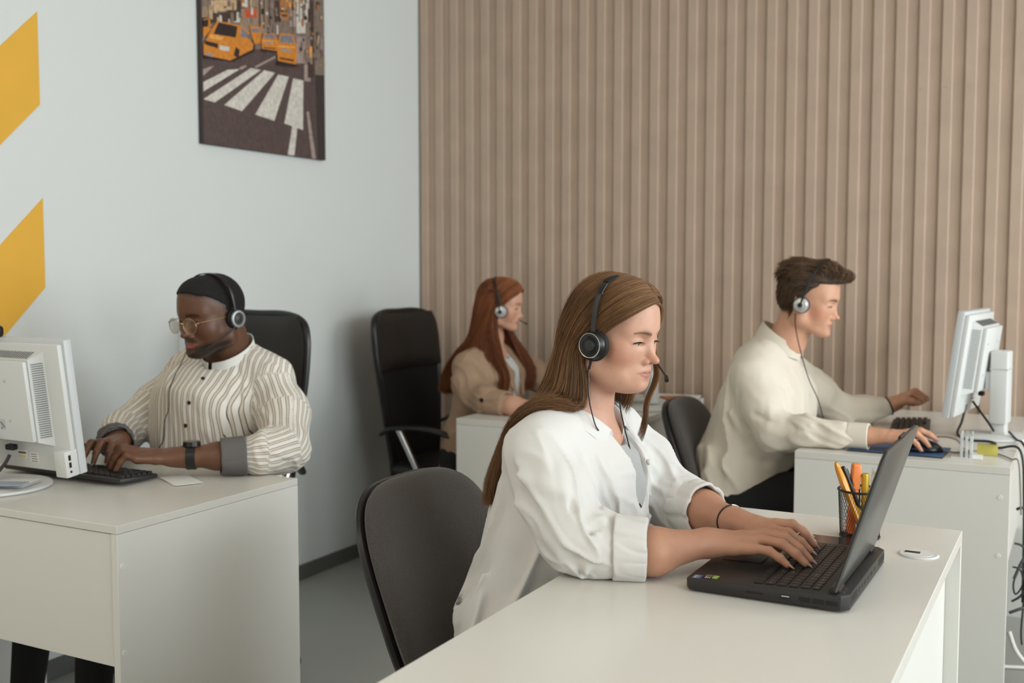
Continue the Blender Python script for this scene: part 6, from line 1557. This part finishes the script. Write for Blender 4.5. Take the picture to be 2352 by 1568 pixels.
YR_M = [(-.452, 3.372, .808), (-.446, 3.351, .811), (-.448, 3.329, .806), (-.457, 3.309, .797)]
YR_T = [(-.376, 3.392, .793), (-.370, 3.366, .793), (-.386, 3.338, .776), (-.405, 3.316, .766)]
YR_TH = [(-.520, 3.362, .792), (-.487, 3.392, .786), (-.458, 3.405, .777), (-.430, 3.410, .770)]
YR_W = (-.532, 3.337, .796)
YL_M = [(-.512, 3.918, .866), (-.503, 3.938, .870), (-.500, 3.960, .864), (-.504, 3.980, .852)]
YL_T = [(-.520, 3.925, .826), (-.515, 3.942, .826), (-.513, 3.960, .822), (-.517, 3.976, .818)]
YL_TH = [(-.560, 3.905, .830), (-.530, 3.895, .842), (-.508, 3.898, .840), (-.492, 3.912, .832)]
YL_W = (-.575, 3.930, .822)
def y_rh(P):
    d = hand_sdf(P, YR_W, YR_M, YR_T, YR_TH, bow=(.014, .014, .018, .016), k=1.08)
    return smin(d, s_loft(P, [(-.66, 3.335, .792), (-.56, 3.335, .793), (-.52, 3.338, .796)], [.036, .030, .029], [.034, .025, .020], (0, 1, 0), .02), .014)
def y_lh(P):
    d = hand_sdf(P, YL_W, YL_M, YL_T, YL_TH, bow=(.036, .038, .036, .032), k=1.22, up=(.95, .25, -.05))
    return smin(d, s_loft(P, [(-.68, 3.880, .800), (-.60, 3.915, .812), (-.565, 3.935, .826)], [.036, .029, .028], [.034, .025, .022], (0, .9, .4), .02), .016)
va = mesh_sdf(y_head, (-1.05, 3.38, .90), (-.66, 3.76, 1.33), .0031)
vb = mesh_sdf(y_rh, (-.72, 3.27, .74), (-.34, 3.45, .86), .0029); vc = mesh_sdf(y_lh, (-.74, 3.83, .74), (-.42, 4.02, .92), .0029)
pa = face_pigment(YH.loc(va[0]), srgb(206, 156, 128), srgb(176, 116, 102), srgb(196, 100, 76), brow=(srgb(70, 50, 38), .9), blushk=.40)
hc = np.tile(np.array(srgb(198, 148, 120), F32), (len(vb[0]) + len(vc[0]), 1))
V_, Q_ = joined([va, vb, vc]); np_mesh('body', V_, Q_, M['skin_fair'], yroot, colors=np.concatenate([pa, hc]))
eyes(yroot, YH, YG, M['iris']); lashes(yroot, YH, YG, M['pupil'], .0004)
M['nail_plain'] = mat('nail_plain', srgb(216, 168, 150), .3)
nails(yroot, YR_M, YR_T, YR_TH, M['nail_plain'], (.014, .014, .018, .016), 1.05, .2)
def y_cap(P):
    Q = YH.loc(P); d = head_sdf(Q, {**YG, 'ears': False}) - .007
    top = s_ell(Q, (0, -.010, .070), (.068, .092, .070)); d = smin(d, top, .02)
    for c, r in (((.0, .074, .088), (.052, .032, .022)), ((-.004, .098, .086), (.046, .026, .020)), ((.006, .046, .100), (.052, .035, .020))): d = smin(d, s_ell(Q, c, r), .012)
    X = np.abs(Q[:, 0])
    hl = Q[:, 1] - (.066 - np.maximum(X - .045, 0) * 1.0 + np.maximum(Q[:, 2] - .066, 0) * 3.5 - np.maximum(.062 - Q[:, 2], 0) * .85)
    d = smax(d, hl * .6, .004)
    d = smax(d, (-.012 + np.where(Q[:, 1] < -.025, -.055, 0) - Q[:, 2]) * .7, .012)
    R_ = np.stack([Q[:, 0] * 90, Q[:, 1] * 22, Q[:, 2] * 90], 1).astype(F32)
    return d + vnoise(R_, 1.0, 3) * .0035
v, q = mesh_sdf(y_cap, (-.99, 3.42, 1.06), (-.63, 3.72, 1.37), .0034)
np_mesh('under_hair', v, q, mat('brown_hair_base', srgb(62, 46, 34), .7), yroot)
def dirf(p, t):
    d = np.zeros_like(p); fr = np.clip((p[:, 1] - .02) / .06, 0, 1) * np.clip((p[:, 2] - .07) / .02, 0, 1)
    d[:, 1] = -.75 * (1 - fr) + fr * (1.1 - 2.4 * t); d[:, 2] = -.35 * (1 - fr) + fr * (.9 - 1.5 * t) ; d[:, 2] += np.clip((p[:, 2] - .05) / .05, 0, 1) * .30 * (1 - fr)
    d[:, 2] -= 1.3 * np.clip((-p[:, 1] - .01) / .05, 0, 1) * np.clip((.075 - p[:, 2]) / .04, 0, 1); d[:, 1] *= 1 - .75 * np.clip((-p[:, 1] - .03) / .04, 0, 1)
    n = p / (np.linalg.norm(p, axis=1, keepdims=True) + 1e-6); return d + n * .04
cs = short_strands(YH, v, lambda Q: Q[:, 2] > -.06, dirf, 6500, lambda p: .016 + .030 * np.clip((p[:, 2] - .04) / .05, 0, 1), 7, .0, rng)
hair_obj('hair', cs, .00055, [srgb(84, 62, 46), srgb(50, 37, 28), srgb(132, 102, 74)], rng, M['hair'], yroot)
M['cream'] = mat('cream_linen', srgb(220, 210, 194), .88, bump=(420, .3), noise=(5, .03), wrinkle=(7, .7))
YT = [(-1.045, 3.575, .50), (-1.000, 3.575, .64), (-.945, 3.580, .79), (-.930, 3.585, .885), (-.940, 3.580, .975), (-.900, 3.577, 1.035)]
def y_shirt(P):
    t = s_loft(P, YT, [.19, .190, .195, .20, .15, .074], [.125, .155, .152, .138, .080, .070], (0, 1, 0), .05)
    t = smin(t, s_chain(P, [(-.93, 3.48, .985), (-.935, 3.43, .945)], [.05, .068], .03), .045); t = smin(t, s_chain(P, [(-.925, 3.66, .985), (-.91, 3.73, .945)], [.05, .070], .03), .045)
    t = t + folds(P, (.3, .1, -1), 10, 2.6, .009, 12.0) * np.clip((1.0 - P[:, 2]) / .1, 0, 1)
    t = t + crease(P, (-1.02, 3.36, .86), (-.90, 3.40, .70), .014, -.010) + crease(P, (-1.08, 3.42, .70), (-.88, 3.42, .655), .012, -.012) + crease(P, (-1.09, 3.42, .63), (-.93, 3.41, .60), .012, .008)
    r = s_chain(P, [(-.932, 3.432, .935), (-.890, 3.385, .855), (-.842, 3.355, .782), (-.74, 3.338, .789), (-.65, 3.333, .791), (-.600, 3.333, .792)], [.069, .066, .059, .053, .042, .038], .03)
    r = r + folds(P, (.8, -.1, -.45), 14, 4.5, .006, 15.0) + crease(P, (-.90, 3.31, .84), (-.80, 3.31, .80), .009, .008) + crease(P, (-.86, 3.30, .80), (-.76, 3.30, .765), .009, -.008) + crease(P, (-.80, 3.29, .835), (-.72, 3.30, .77), .008, .007) + crease(P, (-.72, 3.29, .82), (-.66, 3.30, .77), .007, -.005)
    l = s_chain(P, [(-.905, 3.735, .935), (-.815, 3.800, .860), (-.745, 3.845, .802), (-.66, 3.885, .802), (-.605, 3.912, .810)], [.074, .070, .057, .048, .040], .03) + folds(P, (.8, .2, -.4), 14, 4, .005, 18.0)
    d = smin(smin(t, r, .02), l, .022)
    d = smax(d, -s_chain(P, [(-.83, 3.565, 1.15), (-.868, 3.57, 1.075), (-.845, 3.575, 1.02)], [.080, .062, .026], .02), .004)
    d = smax(d, np.where(P[:, 0] > -.757, .7515 - P[:, 2], -9), .003)
    d = smax(d, (.505 + np.maximum(P[:, 0] + 1.054, 0) * .60 + vnoise(P, 9, 2) * .010 - P[:, 2]) * .85, .004)
    return smax(d, (P[:, 0] + .552) , .003) if False else d
v, q = mesh_sdf(y_shirt, (-1.22, 3.24, .45), (-.50, 3.97, 1.09), .0052)
np_mesh('shirt', v, q, M['cream'], yroot)
sheet('collar', [ringpts((-.892, 3.575), .080, .078, 1.035, .042, a0=.25, a1=2 * math.pi - .25, front=(1, 0)), ringpts((-.876, 3.572), .068, .067, 1.078, .046, a0=.25, a1=2 * math.pi - .25, front=(1, 0))], M['cream'], yroot, th=.003, sub=3)
for z in (.955, .88):
    xs = np.linspace(-.68, -.90, 90); dd = y_shirt(np.array([[x, 3.575, z] for x in xs], F32)); k = np.argmax(dd < 0)
    B().cyl((xs[k] - .002, 3.575, z), (xs[k] + .003, 3.575, z), .0055, n=14).done('button', M['cap'], yroot, world=True)
B().lathe([(.0385, -.030), (.0400, -.028), (.0405, .028), (.0390, .030), (.0350, .030), (.0350, -.030), (.0385, -.030)], (-.585, 3.333, .7925), 36, R=Vector((1, 0, 0)).to_track_quat('Z', 'Y').to_matrix()).done('shirt_cuff', M['cream'], yroot, world=True)
hips = [(-1.04, 3.48, .52), (-1.04, 3.67, .52)]; knees = [(-.60, 3.46, .575), (-.60, 3.72, .575)]; ank = [(-.62, 3.46, .10), (-.60, 3.74, .10)]
trousers(yroot, hips, knees, ank, (-1.24, 3.26, .04), (-.46, 3.86, .76), M['black_cloth'])
for y in (3.46, 3.74): shoe(yroot, (-.66, y, .045), (-.46, y, .032), M['blackplastic'])
wb = thing('wristwatch', 'dark wristband on the raised left wrist of the young man in cream shirt', 'watch', (-.588, 3.923, .818))
b = B(); ctr = Vector((-.590, 3.922, .816)); ax = Vector((.75, .36, .34)).normalized(); u_ = ax.cross(Vector((0, 0, 1))).normalized(); w_ = u_.cross(ax)
b.tube([ctr + u_ * math.cos(q_) * .0335 + w_ * math.sin(q_) * .0300 for q_ in [2 * math.pi * k / 20 for k in range(20)]], .0042, 8, 3, closed=True); b.done('strap', M['blackplastic'], wb, world=True)
y_hs = headset('headset with silver dome cup on the young man in cream shirt', YH, cupx=.088, cupy=.004, cupz=-.010, topy=.040, topz=.146, style='silver', cupr=.027, band=.0045)
cord(y_hs, [YH.wv((.090, -.010, -.040)), YH.wv((.088, .000, -.085)), (-.800, 3.480, 1.04), (-.770, 3.470, .95), (-.735, 3.46, .88), (-.715, 3.45, .82), (-.705, 3.45, .775), (-.69, 3.46, .756)], .0016)
# ================================================================== red-haired woman in the beige blazer
RH = Head((-2.080, 3.800, 1.145), 17, 6, 0, .92, zs=.93, ys=.82)
RGm = dict(jaw=.048, cheek=.026, lip=1.05, nose=.95, brow=.5, slit=.0018, lid=.0025, chiny=.074)
rroot = thing('person', 'red-haired woman in beige blazer seated at the back desk', 'person', (-2.25, 3.84, 0))
def r_head(P):
    Q = RH.loc(P); d = head_sdf(Q, RGm)
    X = Q.copy(); X[:, 0] = np.abs(X[:, 0]); d = smax(d, -eye_slit(X, RGm), .0012)
    nk = s_loft(P, [(-2.110, 3.80, 1.08), (-2.125, 3.81, 1.01), (-2.14, 3.82, .95)], [.045, .048, .06], [.048, .050, .06], (0, 1, 0), .02)
    return smin(smin(d, nk, .016), s_loft(P, [(-2.13, 3.82, .93), (-2.12, 3.82, .85)], [.12, .15], [.06, .08], (0, 1, 0), .03), .035)
RR_W = (-1.755, 3.508, .786)
RR_M = [(-1.690, 3.545, .795), (-1.682, 3.527, .798), (-1.682, 3.508, .796), (-1.688, 3.490, .790)]
RR_T = [(-1.612, 3.548, .766), (-1.600, 3.526, .766), (-1.606, 3.503, .766), (-1.622, 3.482, .766)]
RR_TH = [(-1.75, 3.53, .785), (-1.722, 3.558, .780), (-1.697, 3.570, .773), (-1.672, 3.575, .768)]
def r_arm(P):
    d = hand_sdf(P, RR_W, RR_M, RR_T, RR_TH, bow=(.012, .012, .012, .010), k=.95)
    return smin(d, s_loft(P, [(-1.95, 3.52, .787), (-1.86, 3.505, .787), (-1.77, 3.508, .786), (-1.74, 3.51, .786)], [.038, .036, .026, .025], [.036, .034, .021, .018], (0, 1, 0), .02), .014)
va = mesh_sdf(r_head, (-2.26, 3.64, .86), (-1.94, 3.98, 1.28), .0036)
RL_M = [(-1.672, 3.905, .796), (-1.662, 3.925, .800), (-1.662, 3.945, .797), (-1.670, 3.962, .790)]
RL_T = [(-1.592, 3.893, .766), (-1.580, 3.918, .766), (-1.586, 3.943, .766), (-1.604, 3.964, .766)]
RL_TH = [(-1.735, 3.915, .786), (-1.705, 3.890, .780), (-1.680, 3.880, .773), (-1.654, 3.876, .768)]
def l_arm(P):
    d = hand_sdf(P, (-1.740, 3.945, .788), RL_M, RL_T, RL_TH, bow=(.012, .012, .012, .010), k=.95)
    return smin(d, s_loft(P, [(-1.86, 4.02, .79), (-1.76, 3.955, .788), (-1.73, 3.94, .788)], [.036, .026, .025], [.034, .021, .018], (.5, .8, 0), .02), .014)
vd = mesh_sdf(l_arm, (-1.90, 3.84, .74), (-1.55, 4.08, .85), .0035)
vb = mesh_sdf(r_arm, (-2.00, 3.44, .74), (-1.57, 3.61, .85), .0035)
pa = face_pigment(RH.loc(va[0]), srgb(204, 156, 130), srgb(178, 104, 92), srgb(196, 120, 92), brow=(srgb(130, 84, 60), .8), blushk=.5)
V_, Q_ = joined([va, vb, vd]); np_mesh('body', V_, Q_, M['skin_fair'], rroot, colors=np.concatenate([pa, np.tile(np.array(srgb(200, 152, 128), F32), (len(vb[0]) + len(vd[0]), 1))]))
eyes(rroot, RH, RGm, M['iris']); lashes(rroot, RH, RGm, M['pupil'], .0004)
M['blazer'] = mat('beige_blazer', srgb(164, 136, 112), .9, bump=(300, .3), noise=(8, .04), wrinkle=(7, .6))
M['whitetop'] = mat('white_top', srgb(206, 208, 206), .85)
RT = [(-2.215, 3.82, .44), (-2.200, 3.82, .60), (-2.145, 3.82, .75), (-2.120, 3.82, .86), (-2.135, 3.82, .925)]
def r_tor(P):
    t = s_loft(P, RT, [.185, .175, .165, .165, .12], [.125, .115, .115, .112, .055], (0, 1, 0), .05)
    t = smin(t, s_chain(P, [(-2.135, 3.75, .945), (-2.150, 3.675, .905)], [.04, .060], .03), .04); return smin(t, s_chain(P, [(-2.125, 3.89, .945), (-2.10, 3.965, .905)], [.04, .060], .03), .04)
def r_blazer(P):
    t = r_tor(P) + folds(P, (.3, 0, -1), 10, 2.6, .005, 21)
    r = s_chain(P, [(-2.150, 3.672, .900), (-2.115, 3.615, .845), (-2.065, 3.575, .802), (-1.985, 3.530, .796), (-1.905, 3.508, .790)], [.064, .062, .054, .050, .043], .03) + folds(P, (.7, -.3, -.5), 14, 4, .004, 24)
    l = s_chain(P, [(-2.100, 3.968, .900), (-2.03, 4.02, .850), (-1.965, 4.05, .802), (-1.80, 4.00, .792)], [.062, .060, .052, .042], .03) + folds(P, (.7, .3, -.5), 14, 4, .004, 27)
    d = smin(smin(t, r, .02), l, .02)
    op = s_chain(P, [(-2.11, 3.81, 1.06), (-2.085, 3.815, .98), (-2.03, 3.815, .90), (-2.005, 3.815, .78), (-2.06, 3.815, .55)], [.058, .046, .030, .026, .020], .02)
    d = smax(d, -op, .004); d = smax(d, np.where(P[:, 0] > -2.014, .7515 - P[:, 2], -9), .003)
    return smax(d, .425 - P[:, 2], .01)
v, q = mesh_sdf(r_blazer, (-2.38, 3.44, .40), (-1.76, 4.14, 1.02), .0058)
np_mesh('blazer', v, q, M['blazer'], rroot)
v, q = mesh_sdf(lambda P: smax(smax(r_tor(P) + .009, -s_chain(P, [(-2.11, 3.81, 1.06), (-2.08, 3.815, .965)], [.058, .044], .02), .003), .60 - P[:, 2], .004), (-2.30, 3.62, .58), (-1.98, 4.02, 1.0), .0075)
np_mesh('white_top', v, q, M['whitetop'], rroot)
def r_lap(s_):
    y = 3.815 - s_ * .0
    f = [(-2.085, y - s_ * .052, .975), (-2.040, y - s_ * .048, .925), (-2.005, y - s_ * .036, .86), (-1.995, y - s_ * .026, .79)]
    o = [(-2.105, y - s_ * .078, .968), (-2.045, y - s_ * .090, .905), (-2.010, y - s_ * .072, .85), (-1.990, y - s_ * .030, .785)]
    sheet('lapel', [f, o], M['blazer'], rroot, th=.004, sub=4)
r_lap(1); r_lap(-1)
cuff(rroot, (-1.965, 3.522, .793), (-1.885, 3.506, .790), .0465, M['blazer'], off=12, h=.004, name='blazer_cuff')
B().cyl((-1.975, 3.470, .805), (-1.975, 3.474, .805), .008, n=14).done('cuff_button', M['blackplastic'], rroot, world=True)
def r_skirt(P): return legs_sdf(P, [(-2.20, 3.74, .52), (-2.20, 3.90, .52)], [(-1.78, 3.74, .55), (-1.78, 3.90, .55)], [(-1.80, 3.74, .10), (-1.80, 3.90, .10)])
trousers(rroot, None, None, None, (-2.42, 3.56, .04), (-1.66, 4.10, .70), M['black_cloth'], fn=r_skirt, h=.012)
for y in (3.74, 3.90): shoe(rroot, (-1.84, y, .045), (-1.66, y, .032), M['blackplastic'])
K_ = lambda *p: tuple(RH.w(p))
G1 = [
 [K_(.003, .083, .076), K_(.030, .078, .064), K_(.056, .058, .042), K_(.074, .030, .012), K_(.084, .006, -.030), (-2.060, 3.735, 1.045), (-2.035, 3.72, .98), (-2.015, 3.715, .90), (-2.012, 3.712, .82)],
 [K_(.003, .068, .100), K_(.036, .058, .090), K_(.066, .032, .064), K_(.083, .006, .030), K_(.090, -.016, -.020), (-2.085, 3.715, 1.03), (-2.050, 3.705, .96), (-2.025, 3.705, .89), (-2.018, 3.705, .82)],
 [K_(.003, .034, .121), K_(.040, .022, .110), K_(.072, -.006, .082), K_(.087, -.034, .044), K_(.091, -.058, -.020), (-2.150, 3.715, 1.02), (-2.205, 3.705, .96), (-2.260, 3.705, .88), (-2.280, 3.705, .81)],
 [K_(.003, -.010, .127), K_(.042, -.028, .112), K_(.070, -.054, .076), K_(.079, -.078, .036), K_(.080, -.092, -.020), (-2.180, 3.735, 1.01), (-2.225, 3.725, .95), (-2.270, 3.720, .87), (-2.290, 3.725, .79)],
 [K_(.000, -.072, .104), K_(.012, -.094, .080), K_(.020, -.112, .050), K_(.024, -.118, .018), K_(.024, -.122, -.020), (-2.200, 3.775, 1.00), (-2.235, 3.770, .93), (-2.262, 3.765, .86), (-2.275, 3.765, .79)]]
G2 = [
 [K_(-.003, .083, .076), K_(-.030, .078, .064), K_(-.056, .058, .042), K_(-.074, .030, .012), K_(-.084, .006, -.030), (-2.070, 3.880, 1.045), (-2.045, 3.895, .98), (-2.015, 3.900, .90), (-2.000, 3.900, .82)],
 [K_(-.003, .034, .121), K_(-.040, .022, .110), K_(-.072, -.006, .082), K_(-.087, -.034, .044), K_(-.091, -.058, -.020), (-2.12, 3.890, 1.02), (-2.10, 3.910, .95), (-2.06, 3.915, .88), (-2.03, 3.915, .80)],
 [K_(.000, -.072, .104), K_(-.012, -.094, .080), K_(-.020, -.112, .050), K_(-.024, -.118, .018), K_(-.024, -.122, -.020), (-2.200, 3.805, 1.00), (-2.235, 3.82, .93), (-2.262, 3.83, .86), (-2.275, 3.83, .79)]]
r_all = lambda P: np.minimum(r_head(P), r_blazer(P))
RC = [srgb(132, 76, 46), srgb(96, 54, 34), srgb(168, 104, 64)]
hair_obj('hair', hair_sheet(G1, 3600, 28, rng, depth=.0065, jit=.0008, clump=.006, push=r_all, off=.009), .00075, RC, rng, M['hair'], rroot)
hair_obj('hair', hair_sheet(G2, 2200, 28, rng, depth=.0065, jit=.0008, clump=.006, push=r_all, off=.009), .00075, RC, rng, M['hair'], rroot)
def r_scalp(P):
    Q = RH.loc(P); d = head_sdf(Q, {**RGm, 'ears': False}) - .0045
    hl = Q[:, 1] - (.050 + (Q[:, 2] - .045) * .95 - np.maximum(-Q[:, 2] + .035, 0) * .2)
    d = smax(d, hl * .7, .004); return smax(d, -.062 - Q[:, 2], .01)
v, q = mesh_sdf(r_scalp, (-2.24, 3.68, 1.05), (-1.96, 3.92, 1.29), .005); np_mesh('under_hair', v, q, mat('scalp_red', srgb(84, 48, 32), .7), rroot)
r_hs = headset('headset with silver dome cup on the red-haired woman', RH, cupx=.096, cupy=.030, cupz=-.020, topy=-.030, topz=.124, style='silver', cupr=.029, band=.0045,
        mic=[(-.094, .010, -.030), (-.075, .070, -.055), (-.040, .108, -.066), (-.022, .122, -.068), (-.010, .128, -.069)])
